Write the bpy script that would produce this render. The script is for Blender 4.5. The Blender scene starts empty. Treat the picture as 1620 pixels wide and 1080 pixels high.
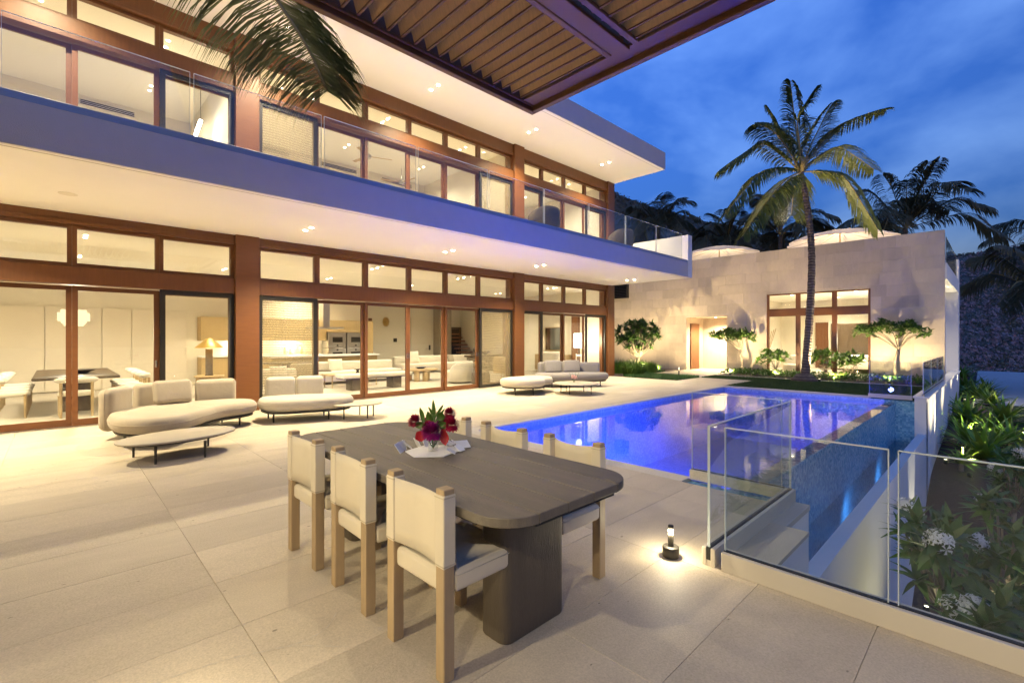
import bpy, bmesh, math, random
from mathutils import Vector, Matrix, noise
R=math.radians
SC=bpy.context.scene
COL=SC.collection
random.seed(7)
# ---------------------------------------------------------------- camera, sky, sun, exposure
cd=bpy.data.cameras.new('camera'); cam=bpy.data.objects.new('camera',cd); COL.objects.link(cam)
AZ=math.atan(770/745.0)
cam.location=(0,0,1.5); cam.rotation_euler=(R(90),0,-math.asin(math.cos(AZ)))
cd.sensor_width=36; cd.lens=36*745/1620.0; cd.shift_y=-5/1620.0; cd.clip_start=.05; cd.clip_end=2000
SC.camera=cam
SUN_EL,SUN_ROT=R(2.0),R(225)
w=bpy.data.worlds.new('World'); SC.world=w; w.use_nodes=True
nt=w.node_tree; nt.nodes.clear()
wo=nt.nodes.new('ShaderNodeOutputWorld'); bg=nt.nodes.new('ShaderNodeBackground'); nt.links.new(bg.outputs[0],wo.inputs[0])
sky=nt.nodes.new('ShaderNodeTexSky'); sky.sky_type='NISHITA'; sky.sun_disc=False; sky.sun_elevation=SUN_EL; sky.sun_rotation=SUN_ROT
sky.air_density=1.0; sky.dust_density=.3; sky.ozone_density=4.0
tint=nt.nodes.new('ShaderNodeMix'); tint.data_type='RGBA'; tint.blend_type='MULTIPLY'; tint.inputs[0].default_value=1
tint.inputs[7].default_value=(.62,.60,.94,1); nt.links.new(sky.outputs[0],tint.inputs[6])
tc=nt.nodes.new('ShaderNodeTexCoord'); mp=nt.nodes.new('ShaderNodeMapping'); mp.inputs[3].default_value=(1.6,1.6,3.0); nt.links.new(tc.outputs[0],mp.inputs[0])
nz=nt.nodes.new('ShaderNodeTexNoise'); nz.inputs['Scale'].default_value=2.0; nz.inputs['Detail'].default_value=7; nz.inputs['Roughness'].default_value=.5; nz.inputs['Distortion'].default_value=.15
nt.links.new(mp.outputs[0],nz.inputs['Vector'])
cr=nt.nodes.new('ShaderNodeValToRGB'); cr.color_ramp.elements[0].position=.42; cr.color_ramp.elements[1].position=.68
cr.color_ramp.elements[0].color=(.85,.9,.93,1); cr.color_ramp.elements[1].color=(3.4,2.1,1.4,1); nt.links.new(nz.outputs[0],cr.inputs[0])
cl=nt.nodes.new('ShaderNodeMix'); cl.data_type='RGBA'; cl.blend_type='MULTIPLY'; cl.inputs[0].default_value=1
nt.links.new(tint.outputs[2],cl.inputs[6]); nt.links.new(cr.outputs[0],cl.inputs[7]); sp=nt.nodes.new('ShaderNodeSeparateXYZ'); nt.links.new(tc.outputs[0],sp.inputs[0])
el=nt.nodes.new('ShaderNodeMapRange'); el.inputs[1].default_value=0; el.inputs[2].default_value=.55; el.inputs[3].default_value=.2; el.inputs[4].default_value=1.0; nt.links.new(sp.outputs[2],el.inputs[0])
dm=nt.nodes.new('ShaderNodeVectorMath'); dm.operation='SCALE'; nt.links.new(cl.outputs[2],dm.inputs[0]); nt.links.new(el.outputs[0],dm.inputs[3]); nt.links.new(dm.outputs[0],bg.inputs[0])
bg.inputs[1].default_value=.15
sl=bpy.data.lights.new('sun','SUN'); sl.energy=.03; sl.angle=R(15); sl.color=(1,.9,.8); so=bpy.data.objects.new('sun',sl); COL.objects.link(so)
so.rotation_euler=(R(90)-SUN_EL,0,R(180)-SUN_ROT)
vs=SC.view_settings; SC.display_settings.display_device='sRGB'; vs.view_transform='Standard'; vs.look='None'; vs.exposure=2.5; vs.gamma=1; vs.use_curve_mapping=False
SC.render.engine='CYCLES'; cy=SC.cycles; cy.use_denoising=True; cy.use_adaptive_sampling=True; cy.adaptive_threshold=.02; cy.max_bounces=8; cy.diffuse_bounces=4; cy.glossy_bounces=4; cy.transparent_max_bounces=18; cy.transmission_bounces=6
cy.sample_clamp_indirect=6; cy.caustics_reflective=False; cy.caustics_refractive=False
try: cy.denoiser='OPENIMAGEDENOISE'
except Exception: pass
# ---------------------------------------------------------------- materials
MT={}
def base(name):
    m=bpy.data.materials.new(name); m.use_nodes=True; MT[name]=m; n=m.node_tree; n.nodes.clear()
    o=n.nodes.new('ShaderNodeOutputMaterial'); return m,n,o
def N(n,t,**k):
    x=n.nodes.new('ShaderNode'+t)
    for a,b in k.items():
        if a.startswith('i_'): x.inputs[a[2:].replace('_',' ')].default_value=b
        else: setattr(x,a,b)
    return x
def coord(n,scale=(1,1,1),kind='Object',off=True):
    t=N(n,'TexCoord'); m=N(n,'Mapping'); m.inputs[3].default_value=scale; n.links.new(t.outputs[kind],m.inputs[0])
    if off:
        oi=N(n,'ObjectInfo'); mu=N(n,'Math',operation='MULTIPLY'); mu.inputs[1].default_value=37.0
        n.links.new(oi.outputs['Random'],mu.inputs[0])
        cx=N(n,'CombineXYZ')
        for i in range(3): n.links.new(mu.outputs[0],cx.inputs[i])
        n.links.new(cx.outputs[0],m.inputs[1])
    return m.outputs[0]
def pmat(name,col,rough=.6,var=.12,scale=4,stretch=(1,1,1),bump=0,bscale=60,metal=0,rand=0,spec=.5,col2=None,sheen=0,trans=0,detail=4,hue=0):
    m,n,o=base(name); b=N(n,'BsdfPrincipled'); L=n.links.new
    b.inputs['Roughness'].default_value=rough; b.inputs['Metallic'].default_value=metal
    b.inputs['Specular IOR Level'].default_value=spec
    if sheen: b.inputs['Sheen Weight'].default_value=sheen
    v=coord(n,stretch); t=N(n,'TexNoise'); t.inputs['Scale'].default_value=scale; t.inputs['Detail'].default_value=detail; L(v,t.inputs['Vector'])
    mx=N(n,'Mix',data_type='RGBA'); L(t.outputs[0],mx.inputs[0])
    c2=col2 or tuple(c*(1+var) for c in col); c1=tuple(c*(1-var) for c in col) if not col2 else col
    mx.inputs[6].default_value=(*c1,1); mx.inputs[7].default_value=(*c2,1)
    out=mx.outputs[2]
    if rand or hue:
        oi=N(n,'ObjectInfo'); mr=N(n,'MapRange'); mr.inputs[3].default_value=1-rand; mr.inputs[4].default_value=1+rand; L(oi.outputs['Random'],mr.inputs[0])
        hs=N(n,'HueSaturation'); L(out,hs.inputs['Color']); L(mr.outputs[0],hs.inputs['Value'])
        if hue:
            m2=N(n,'MapRange'); m2.inputs[3].default_value=.5-hue; m2.inputs[4].default_value=.5+hue; L(oi.outputs['Random'],m2.inputs[0]); L(m2.outputs[0],hs.inputs['Hue'])
        out=hs.outputs[0]
    L(out,b.inputs['Base Color'])
    if bump:
        t2=N(n,'TexNoise'); t2.inputs['Scale'].default_value=bscale; t2.inputs['Detail'].default_value=3; L(coord(n,stretch),t2.inputs['Vector'])
        bp=N(n,'Bump'); bp.inputs['Strength'].default_value=bump; bp.inputs['Distance'].default_value=.02; L(t2.outputs[0],bp.inputs['Height']); L(bp.outputs[0],b.inputs['Normal'])
    if trans:
        tr=N(n,'BsdfTranslucent'); L(out,tr.inputs[0]); ms=N(n,'MixShader'); ms.inputs[0].default_value=trans; L(b.outputs[0],ms.inputs[1]); L(tr.outputs[0],ms.inputs[2]); L(ms.outputs[0],o.inputs[0])
    else: L(b.outputs[0],o.inputs[0])
    return m
def fabric(name,col,rough=.9,weave=380,dent=.35,sheen=.2):
    m,n,o=base(name); b=N(n,'BsdfPrincipled'); L=n.links.new; b.inputs['Roughness'].default_value=rough; b.inputs['Sheen Weight'].default_value=sheen; b.inputs['Specular IOR Level'].default_value=.2
    t=N(n,'TexNoise'); t.inputs['Scale'].default_value=4; t.inputs['Detail'].default_value=6; L(coord(n),t.inputs['Vector'])
    w_=N(n,'TexNoise'); w_.inputs['Scale'].default_value=weave; w_.inputs['Detail'].default_value=2; L(coord(n),w_.inputs['Vector'])
    mx=N(n,'Mix',data_type='RGBA'); L(t.outputs[0],mx.inputs[0]); mx.inputs[6].default_value=(*[c*.88 for c in col],1); mx.inputs[7].default_value=(*[c*1.08 for c in col],1); L(mx.outputs[2],b.inputs['Base Color'])
    d=N(n,'TexNoise'); d.inputs['Scale'].default_value=7; d.inputs['Detail'].default_value=3; d.inputs['Distortion'].default_value=.6; L(coord(n),d.inputs['Vector'])
    b1=N(n,'Bump'); b1.inputs['Strength'].default_value=dent; b1.inputs['Distance'].default_value=.02; L(d.outputs[0],b1.inputs['Height'])
    b2=N(n,'Bump'); b2.inputs['Strength'].default_value=.2; b2.inputs['Distance'].default_value=.004; L(w_.outputs[0],b2.inputs['Height']); L(b1.outputs[0],b2.inputs['Normal']); L(b2.outputs[0],b.inputs['Normal']); L(b.outputs[0],o.inputs[0]); return m
def emat(name,col,s):
    m,n,o=base(name); e=N(n,'Emission'); e.inputs[0].default_value=(*col,1); e.inputs[1].default_value=s; n.links.new(e.outputs[0],o.inputs[0]); return m
def gmat(name,tint=(.93,.96,.95),f0=.05,rough=0.0,haze=0,hcol=(.5,.5,.5)):
    m,n,o=base(name); L=n.links.new
    t=N(n,'BsdfTransparent'); t.inputs[0].default_value=(*tint,1); g=N(n,'BsdfGlossy'); g.inputs['Roughness'].default_value=rough
    lw=N(n,'LayerWeight'); lw.inputs[0].default_value=.5; p=N(n,'Math',operation='POWER'); p.inputs[1].default_value=5; L(lw.outputs['Facing'],p.inputs[0])
    a=N(n,'Math',operation='MULTIPLY_ADD'); a.inputs[1].default_value=.85; a.inputs[2].default_value=f0; L(p.outputs[0],a.inputs[0])
    ms=N(n,'MixShader'); L(a.outputs[0],ms.inputs[0]); L(t.outputs[0],ms.inputs[1]); L(g.outputs[0],ms.inputs[2]); out=ms.outputs[0]
    if haze:
        d=N(n,'BsdfDiffuse'); d.inputs[0].default_value=(*hcol,1); m2=N(n,'MixShader'); m2.inputs[0].default_value=haze; L(out,m2.inputs[1]); L(d.outputs[0],m2.inputs[2]); out=m2.outputs[0]
    L(out,o.inputs[0]); return m
def screenmat(name):
    m,n,o=base(name); L=n.links.new
    t=N(n,'BsdfTransparent'); d=N(n,'BsdfDiffuse'); d.inputs[0].default_value=(.34,.28,.17,1)
    fac=None
    for rot,sc,dist in ((0,11,5.5),(90,6,7.5)):
        tc_=N(n,'TexCoord'); mp_=N(n,'Mapping'); mp_.inputs[2].default_value=(0,R(rot),0); L(tc_.outputs['Object'],mp_.inputs[0])
        wv=N(n,'TexWave',wave_type='BANDS',bands_direction='X'); wv.inputs['Scale'].default_value=sc; wv.inputs['Distortion'].default_value=dist; wv.inputs['Detail Scale'].default_value=.16; wv.inputs['Detail'].default_value=1
        L(mp_.outputs[0],wv.inputs[0]); fac=wv if fac is None else (fac,wv)
    mu=N(n,'Math',operation='MULTIPLY'); L(fac[0].outputs[1],mu.inputs[0]); L(fac[1].outputs[1],mu.inputs[1])
    mr=N(n,'MapRange'); mr.inputs[3].default_value=.40; mr.inputs[4].default_value=.16; L(mu.outputs[0],mr.inputs[0])
    ms=N(n,'MixShader'); L(mr.outputs[0],ms.inputs[0]); L(t.outputs[0],ms.inputs[1]); L(d.outputs[0],ms.inputs[2]); L(ms.outputs[0],o.inputs[0]); return m
def watermat(name,tint,bump=.05,scale=3.0,f0=.03,gr=.02):
    m,n,o=base(name); L=n.links.new
    t=N(n,'BsdfTransparent'); t.inputs[0].default_value=(*tint,1); g=N(n,'BsdfGlossy'); g.inputs['Roughness'].default_value=gr
    tx=N(n,'TexNoise'); tx.inputs['Scale'].default_value=scale; tx.inputs['Detail'].default_value=3; L(coord(n,(1,1,1),'Object',False),tx.inputs['Vector'])
    bp=N(n,'Bump'); bp.inputs['Strength'].default_value=bump; bp.inputs['Distance'].default_value=.1; L(tx.outputs[0],bp.inputs['Height']); L(bp.outputs[0],g.inputs['Normal'])
    fr=N(n,'Fresnel'); fr.inputs[0].default_value=1.33; L(bp.outputs[0],fr.inputs['Normal'])
    ms=N(n,'MixShader'); L(fr.outputs[0],ms.inputs[0]); L(t.outputs[0],ms.inputs[1]); L(g.outputs[0],ms.inputs[2]); L(ms.outputs[0],o.inputs[0]); return m
def stonemat(name,col,dark,pit=.5,rand=.07,bump=.25,streak=0,pscale=9):
    m,n,o=base(name); L=n.links.new; b=N(n,'BsdfPrincipled'); b.inputs['Roughness'].default_value=.62; b.inputs['Specular IOR Level'].default_value=.35
    def ntex(sc,det,ro,st=(1,1,1),dist=0):
        t=N(n,'TexNoise'); t.inputs['Scale'].default_value=sc; t.inputs['Detail'].default_value=det; t.inputs['Roughness'].default_value=ro; t.inputs['Distortion'].default_value=dist; L(coord(n,st),t.inputs['Vector']); return t.outputs[0]
    def mrange(x,a,b_,c,d):
        r=N(n,'MapRange'); r.inputs[1].default_value=a; r.inputs[2].default_value=b_; r.inputs[3].default_value=c; r.inputs[4].default_value=d; L(x,r.inputs[0]); return r.outputs[0]
    def mul(a,b_):
        q=N(n,'Math',operation='MULTIPLY'); L(a,q.inputs[0]); L(b_,q.inputs[1]); return q.outputs[0]
    mx=N(n,'Mix',data_type='RGBA'); L(ntex(2.2,7,.68,(1,1.6,1),.3),mx.inputs[0]); mx.inputs[6].default_value=(*dark,1); mx.inputs[7].default_value=(*col,1)
    fine=mrange(ntex(110,3,.6),.3,.75,.82,1.12)
    vo=N(n,'TexVoronoi'); vo.inputs['Scale'].default_value=pscale; L(coord(n,(.7,1.2,1)),vo.inputs['Vector'])
    wn=N(n,'TexWhiteNoise'); L(vo.outputs['Color'],wn.inputs['Vector']); th=mrange(wn.outputs[0],.35,1,.0,.085)
    sub=N(n,'Math',operation='SUBTRACT'); L(vo.outputs['Distance'],sub.inputs[0]); L(th,sub.inputs[1])
    p=mul(fine,mrange(sub.outputs[0],-.01,.025,1-pit,1))
    oi=N(n,'ObjectInfo'); q=mul(p,mrange(oi.outputs['Random'],0,1,1-rand,1+rand))
    if streak: q=mul(q,mrange(ntex(1.6,5,.6,(.55,3.5,1),.8),.3,.75,1-streak,1+streak))
    hs=N(n,'HueSaturation'); L(mx.outputs[2],hs.inputs['Color']); L(q,hs.inputs['Value']); L(hs.outputs[0],b.inputs['Base Color'])
    bp=N(n,'Bump'); bp.inputs['Strength'].default_value=bump; bp.inputs['Distance'].default_value=.01; L(p,bp.inputs['Height']); L(bp.outputs[0],b.inputs['Normal'])
    L(b.outputs[0],o.inputs[0]); return m
def mosaicmat(name,c1,c2,c3,size=42,rough=.25):
    m,n,o=base(name); L=n.links.new; b=N(n,'BsdfPrincipled'); b.inputs['Roughness'].default_value=rough
    v=coord(n,(1,1,1),'Object',False); mu=N(n,'VectorMath',operation='SCALE'); mu.inputs[3].default_value=size; L(v,mu.inputs[0])
    fl=N(n,'VectorMath',operation='FLOOR'); L(mu.outputs[0],fl.inputs[0]); wn=N(n,'TexWhiteNoise'); L(fl.outputs[0],wn.inputs['Vector'])
    rp=N(n,'ValToRGB'); e=rp.color_ramp.elements; e[0].color=(*c1,1); e[1].color=(*c3,1); k=e.new(.5); k.color=(*c2,1); L(wn.outputs[0],rp.inputs[0])
    L(rp.outputs[0],b.inputs['Base Color']); L(b.outputs[0],o.inputs[0]); return m
WHITE=pmat('white_plaster',(.82,.80,.77),.8,.03,3,bump=.12,bscale=180)
SOFFIT=pmat('soffit_plaster',(.88,.84,.75),.85,.02,2)
INTWALL=pmat('interior_wall',(.76,.70,.58),.8,.02,2)
PANEL=pmat('wardrobe_panel',(.74,.67,.55),.55,.02,2)
FASCIA=pmat('grey_stucco',(.58,.53,.50),.9,.06,5,bump=.35,bscale=120)
WOOD=pmat('mahogany',(.16,.060,.019),.42,.22,3,(1,1,9),bump=.08,bscale=30,rand=.1)
WOODH=pmat('mahogany_horizontal',(.16,.060,.019),.42,.22,3,(9,1,1),bump=.08,bscale=30,rand=.1)
BLACK=pmat('bronze_black',(.022,.018,.013),.45,.1)
STEEL=pmat('brushed_steel',(.55,.53,.5),.3,.05,metal=1)
CHROME=pmat('satin_nickel',(.7,.62,.52),.25,.03,metal=1)
SHOE=pmat('rail_shoe',(.60,.54,.43),.45,.03,metal=.1)
SHOEB=pmat('railing_base',(.3,.33,.4),.4,.03,metal=.3)
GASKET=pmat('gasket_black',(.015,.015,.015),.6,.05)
PAVER=stonemat('limestone_paver',(.60,.515,.395),(.46,.39,.29),.55,.085,.3,.05)
WALLST=stonemat('limestone_block',(.62,.52,.40),(.50,.415,.325),.12,.09,.15,.05)
COPING=stonemat('coping_stone',(.62,.57,.49),(.5,.45,.38),.3,.03)
JOINT=pmat('joint_mortar',(.42,.355,.265),.9,.1)
INFLOOR=stonemat('indoor_floor',(.55,.49,.4),(.45,.4,.33),.1,.03,.1)
GLASS=gmat('window_glass',(.95,.96,.94),.045)
RAILG=gmat('railing_glass',(.90,.94,.95),.055)
DUSTY=gmat('salty_glass',(.92,.93,.95),.05,0,.025,(.5,.5,.55))
GEDGE=gmat('glass_edge',(.6,.7,.7),.3,.15,.6,(.7,.78,.78))
SCREEN=screenmat('insect_screen')
WATER=watermat('pool_water',(.80,.84,1.0),.03,1.6,gr=.01)
TWATER=watermat('trough_water',(.55,.75,.85),.05,3)
MOSAIC=mosaicmat('pool_mosaic',(.24,.32,.58),(.30,.39,.66),(.38,.48,.74),30)
MOSAICD=mosaicmat('trough_mosaic',(.10,.27,.42),(.17,.40,.56),(.32,.56,.66),26)
TEAKG=pmat('weathered_table_wood',(.14,.116,.086),.55,.28,2.2,(9,1,1),bump=.25,bscale=22,rand=.12)
TEAKGY=pmat('weathered_wood_along_y',(.14,.116,.086),.5,.3,2.2,(10,.9,4),bump=.25,bscale=22,rand=.14)
TEAKV=pmat('weathered_wood_upright',(.10,.078,.055),.55,.25,2.2,(10,10,1),bump=.25,bscale=22)
OAK=pmat('oak',(.40,.285,.155),.5,.2,2.5,(14,14,1),bump=.12,bscale=20,rand=.06)
OAKH=pmat('oak_light',(.5,.36,.19),.5,.15,3,(1,1,8))
CANVAS=fabric('canvas',(.70,.61,.45),.85,420,.3)
STITCH=pmat('canvas_stitching',(.5,.42,.29),.9,.2,60)
SOFAB=fabric('sofa_fabric',(.42,.36,.275),.9,320,.5)
SOFAW=fabric('ottoman_fabric',(.5,.45,.365),.9,320,.5)
SOFAG=fabric('sofa_grey',(.25,.23,.22),.9,320,.5)
INFAB=fabric('indoor_boucle',(.74,.68,.57),.9,150,.6)
CERAM=pmat('ceramic_top',(.42,.37,.29),.5,.05,8)
DARKM=pmat('dark_metal',(.03,.026,.02),.5,.1)
WOODD=pmat('dark_table_wood',(.085,.055,.03),.45,.25,3,(1,8,1))
KITCH=pmat('kitchen_veneer',(.50,.36,.17),.5,.1,2,(8,8,1))
PAPER=pmat('white_enamel',(.8,.79,.77),.35,.02)
SLAT=pmat('pergola_slat',(.66,.41,.19),.65,.22,14,(1,4,1),bump=.35,bscale=45,rand=.06,detail=6)
PBEAM=pmat('pergola_beam',(.15,.066,.026),.5,.15,4,rand=.05)
LEAFD=pmat('leaf_dark',(.045,.095,.025),.45,.35,6,trans=.25,rand=.2,hue=.02)
LEAFP=pmat('leaf_plumeria',(.07,.14,.03),.4,.35,5,trans=.3,rand=.2)
LEAFB=pmat('leaf_strap',(.14,.25,.035),.38,.3,5,trans=.3,rand=.25,hue=.02)
LEAFY=pmat('leaf_bright',(.085,.17,.025),.45,.35,6,trans=.3,rand=.15)
PALML=pmat('palm_leaflet',(.16,.18,.028),.45,.4,3,trans=.3,col2=(.06,.095,.02))
PALMG=pmat('palm_leaflet_green',(.08,.14,.026),.45,.4,3,trans=.35,col2=(.19,.21,.045))
PALMD=pmat('palm_leaflet_far',(.10,.12,.05),.5,.4,3,trans=.3,col2=(.20,.15,.07))
RACH=pmat('palm_rachis',(.36,.27,.09),.5,.2,8)
def barkmat(name,c1,c2):
    m,n,o=base(name); L=n.links.new; b=N(n,'BsdfPrincipled'); b.inputs['Roughness'].default_value=.9
    wv=N(n,'TexWave',wave_type='BANDS',bands_direction='Z'); wv.inputs['Scale'].default_value=3.2; wv.inputs['Distortion'].default_value=2.5; wv.inputs['Detail'].default_value=3; wv.inputs['Detail Scale'].default_value=2; L(coord(n,(1,1,1)),wv.inputs[0])
    t=N(n,'TexNoise'); t.inputs['Scale'].default_value=14; t.inputs['Detail'].default_value=5; L(coord(n,(1,1,.4)),t.inputs['Vector'])
    a=N(n,'Math',operation='MULTIPLY'); L(wv.outputs[1],a.inputs[0]); L(t.outputs[0],a.inputs[1]); mx=N(n,'Mix',data_type='RGBA'); L(a.outputs[0],mx.inputs[0]); mx.inputs[6].default_value=(*c1,1); mx.inputs[7].default_value=(*c2,1); L(mx.outputs[2],b.inputs['Base Color'])
    bp=N(n,'Bump'); bp.inputs['Strength'].default_value=.9; bp.inputs['Distance'].default_value=.03; L(a.outputs[0],bp.inputs['Height']); L(bp.outputs[0],b.inputs['Normal']); L(b.outputs[0],o.inputs[0]); return m
TRUNK=barkmat('palm_trunk',(.09,.065,.05),(.30,.23,.17))
BARK=pmat('plumeria_bark',(.2,.165,.12),.8,.2,10,bump=.3,bscale=40)
GRASS=pmat('lawn_blade',(.045,.085,.018),.6,.35,3,trans=.2)
TURF=pmat('turf_soil',(.03,.05,.014),.9,.35,12,bump=.4,bscale=60)
SOIL=pmat('soil',(.075,.052,.042),.95,.45,7,bump=.8,bscale=25,detail=7)
HILLM=pmat('hill_ground',(.13,.12,.09),.95,.4,.2,bump=.5,bscale=2)
SCRUB=pmat('hill_scrub',(.10,.13,.07),.8,.4,.3,trans=.1,col2=(.20,.17,.13))
BOUG=pmat('bougainvillea',(.56,.33,.38),.7,.4,.5,trans=.25,col2=(.42,.37,.3))
PATHM=pmat('path_concrete',(.55,.54,.53),.8,.08,2)
WHITEP=pmat('white_petal',(.8,.8,.78),.6,.04,trans=.2)
REDP=pmat('magenta_petal',(.40,.009,.055),.6,.35,20,trans=.15,rand=.2)
PURP=pmat('purple_petal',(.33,.01,.17),.6,.35,20,trans=.15)
REDL=pmat('red_leaf',(.45,.015,.02),.5,.3,12,trans=.2)
PINKP=pmat('pink_petal',(.75,.48,.45),.7,.2,12,trans=.2)
BULB=emat('downlight_glow',(1,.86,.62),26)
BULBI=emat('ceiling_light_glow',(1,.84,.58),9)
SHADE=emat('lamp_shade_glow',(1,.80,.46),.30)
SHADEB=emat('lamp_shade_bright',(1,.88,.66),1.1)
GLOWB=emat('bollard_glow',(1,.85,.55),1.2)
GLOWP=emat('pool_light_glow',(.4,.45,1),.7)
CANVU=pmat('parasol_canvas',(.78,.64,.52),.8,.03,3,trans=.35)
SCREENTV=pmat('dark_glass',(.03,.03,.03),.1,.1)
BASKET=pmat('woven_rattan',(.13,.10,.07),.8,.4,30,bump=.6,bscale=60)
GOLD=pmat('aged_gold',(.45,.28,.07),.4,.2,10,metal=.6)
STONEF=stonemat('fieldstone',(.42,.36,.28),(.25,.21,.16),.2,.25)
ROCKW=pmat('rubble_rock',(.13,.115,.11),.95,.45,2,bump=.8,bscale=5,detail=8)
# ---------------------------------------------------------------- geometry helpers
WL={}
def tag(o,label=None,cat=None,group=None,kind=None):
    if label: o['label']=label
    if cat: o['category']=cat
    if group: o['group']=group
    if kind: o['kind']=kind
    return o
def obj(name,me,parent=None,loc=None,**k):
    o=bpy.data.objects.new(name,me); COL.objects.link(o); o.parent=parent
    if loc is not None: o.location=loc
    WL[o.name]=Vector(loc or (0,0,0))+(WL[parent.name] if parent else Vector())
    return tag(o,**k)
def thing(name,label,cat,loc=(0,0,0),group=None):
    return obj(name,None,None,loc,label=label,cat=cat,group=group)
class G:
    def __init__(s): s.v=[]; s.f=[]; s.sm=[]
    def add(s,v,f,smooth=False):
        k=len(s.v); s.v+=[tuple(p) for p in v]; s.f+=[tuple(i+k for i in q) for q in f]; s.sm+=[smooth]*len(f); return s
    def box(s,x0,x1,y0,y1,z0,z1):
        return s.add([(x0,y0,z0),(x1,y0,z0),(x1,y1,z0),(x0,y1,z0),(x0,y0,z1),(x1,y0,z1),(x1,y1,z1),(x0,y1,z1)],
          [(0,3,2,1),(4,5,6,7),(0,1,5,4),(1,2,6,5),(2,3,7,6),(3,0,4,7)])
    def rbox(s,x0,x1,y0,y1,z0,z1,r=.01,seg=2,M=None):
        bm=bmesh.new(); bmesh.ops.create_cube(bm,size=1)
        for v in bm.verts: v.co=Vector(((x0+x1)/2+v.co.x*(x1-x0),(y0+y1)/2+v.co.y*(y1-y0),(z0+z1)/2+v.co.z*(z1-z0)))
        bmesh.ops.bevel(bm,geom=bm.edges[:],offset=r,segments=seg,profile=.5,affect='EDGES')
        bm.verts.index_update(); vs_=[(M@v.co if M else v.co) for v in bm.verts]; fs=[[q.index for q in f.verts] for f in bm.faces]; bm.free()
        return s.add(vs_,fs,seg>=3)
    def cyl(s,p0,p1,r0,r1=None,n=10,cap=True,smooth=True):
        p0,p1=Vector(p0),Vector(p1); r1=r0 if r1 is None else r1; d=(p1-p0).normalized(); a=d.orthogonal().normalized(); b=d.cross(a)
        v=[];f=[]
        for p,r in ((p0,r0),(p1,r1)):
            for i in range(n):
                t=2*math.pi*i/n; v.append(p+a*math.cos(t)*r+b*math.sin(t)*r)
        for i in range(n): f.append((i,(i+1)%n,n+(i+1)%n,n+i))
        k=len(f); s.add(v,f,smooth)
        if cap: s.add(v[:n],[tuple(range(n))[::-1]]); s.add(v[n:],[tuple(range(n))])
        return s
    def tube(s,pts,rad,n=6,smooth=True):
        v=[];f=[]; pts=[Vector(p) for p in pts]; a=None
        for i,p in enumerate(pts):
            d=(pts[min(i+1,len(pts)-1)]-pts[max(i-1,0)]).normalized()
            a=d.orthogonal().normalized() if a is None else (a-d*a.dot(d)).normalized(); b=d.cross(a); r=rad[i] if hasattr(rad,'__len__') else rad
            for k in range(n): t=2*math.pi*k/n; v.append(p+(a*math.cos(t)+b*math.sin(t))*r)
        for i in range(len(pts)-1):
            for k in range(n): f.append((i*n+k,i*n+(k+1)%n,(i+1)*n+(k+1)%n,(i+1)*n+k))
        f.append(tuple(range(n))[::-1]); f.append(tuple(len(v)-n+k for k in range(n)))
        return s.add(v,f,smooth)
    def lathe(s,c,prof,n=20,smooth=True,capb=True,capt=True,squash=1):
        v=[];f=[]
        for r,z in prof:
            for i in range(n): t=2*math.pi*i/n; v.append((c[0]+r*math.cos(t),c[1]+r*math.sin(t)*squash,c[2]+z))
        m=len(prof)
        for j in range(m-1):
            for i in range(n): f.append((j*n+i,j*n+(i+1)%n,(j+1)*n+(i+1)%n,(j+1)*n+i))
        if capb: f.append(tuple(range(n))[::-1])
        if capt: f.append(tuple((m-1)*n+i for i in range(n)))
        return s.add(v,f,smooth)
    def pad(s,out,z0,z1,r,seg=4,dome=0,smooth=True):
        """a closed outline (ccw, xy) raised between z0 and z1 with rounded edges"""
        n=len(out); P=[Vector(p) for p in out]; nr=[]
        for i in range(n):
            d=(P[(i+1)%n]-P[i-1]).normalized(); nr.append(Vector((d.y,-d.x)))
        prof=[]
        for k in range(seg+1): t=math.pi/2*k/seg; prof.append((r*(1-math.sin(t)),z0+r*(1-math.cos(t))))
        for k in range(seg+1): t=math.pi/2*k/seg; prof.append((r*(1-math.cos(t)),z1-r*(1-math.sin(t))))
        v=[];f=[]
        for ins,z in prof:
            for i in range(n): q=P[i]-nr[i]*ins; v.append((q.x,q.y,z))
        m=len(prof)
        for j in range(m-1):
            for i in range(n): f.append((j*n+i,j*n+(i+1)%n,(j+1)*n+(i+1)%n,(j+1)*n+i))
        c=sum((Vector(q) for q in v[-n:]),Vector())/n; c.z+=dome; v.append(tuple(c)); ci=len(v)-1
        for i in range(n): f.append(((m-1)*n+i,(m-1)*n+(i+1)%n,ci))
        f.append(tuple(range(n))[::-1])
        return s.add(v,f,smooth)
    def mesh(s,name,mat,origin=(0,0,0)):
        o=Vector(origin); me=bpy.data.meshes.new(name); me.from_pydata([tuple(Vector(p)-o) for p in s.v],[],s.f)
        me.polygons.foreach_set('use_smooth',s.sm); me.materials.append(mat); me.update(); return me
    def out(s,name,mat,parent=None,org=None,**k):
        og=WL[parent.name] if parent else Vector(org or (0,0,0))
        return obj(name,s.mesh(name,mat,og),parent,None if parent else tuple(og),**k)
def spline(ctrl,n=8,closed=True):
    out=[];m=len(ctrl); C_=[Vector(c) for c in ctrl]; rng=range(m) if closed else range(m-1)
    for i in rng:
        if closed: p0,p1,p2,p3=C_[i-1],C_[i],C_[(i+1)%m],C_[(i+2)%m]
        else: p0,p1,p2,p3=C_[max(i-1,0)],C_[i],C_[i+1],C_[min(i+2,m-1)]
        for k in range(n):
            t=k/n; out.append(.5*((2*p1)+(p2-p0)*t+(2*p0-5*p1+4*p2-p3)*t*t+(3*p1-p0-3*p2+p3)*t**3))
    if not closed: out.append(C_[-1])
    return out
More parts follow.
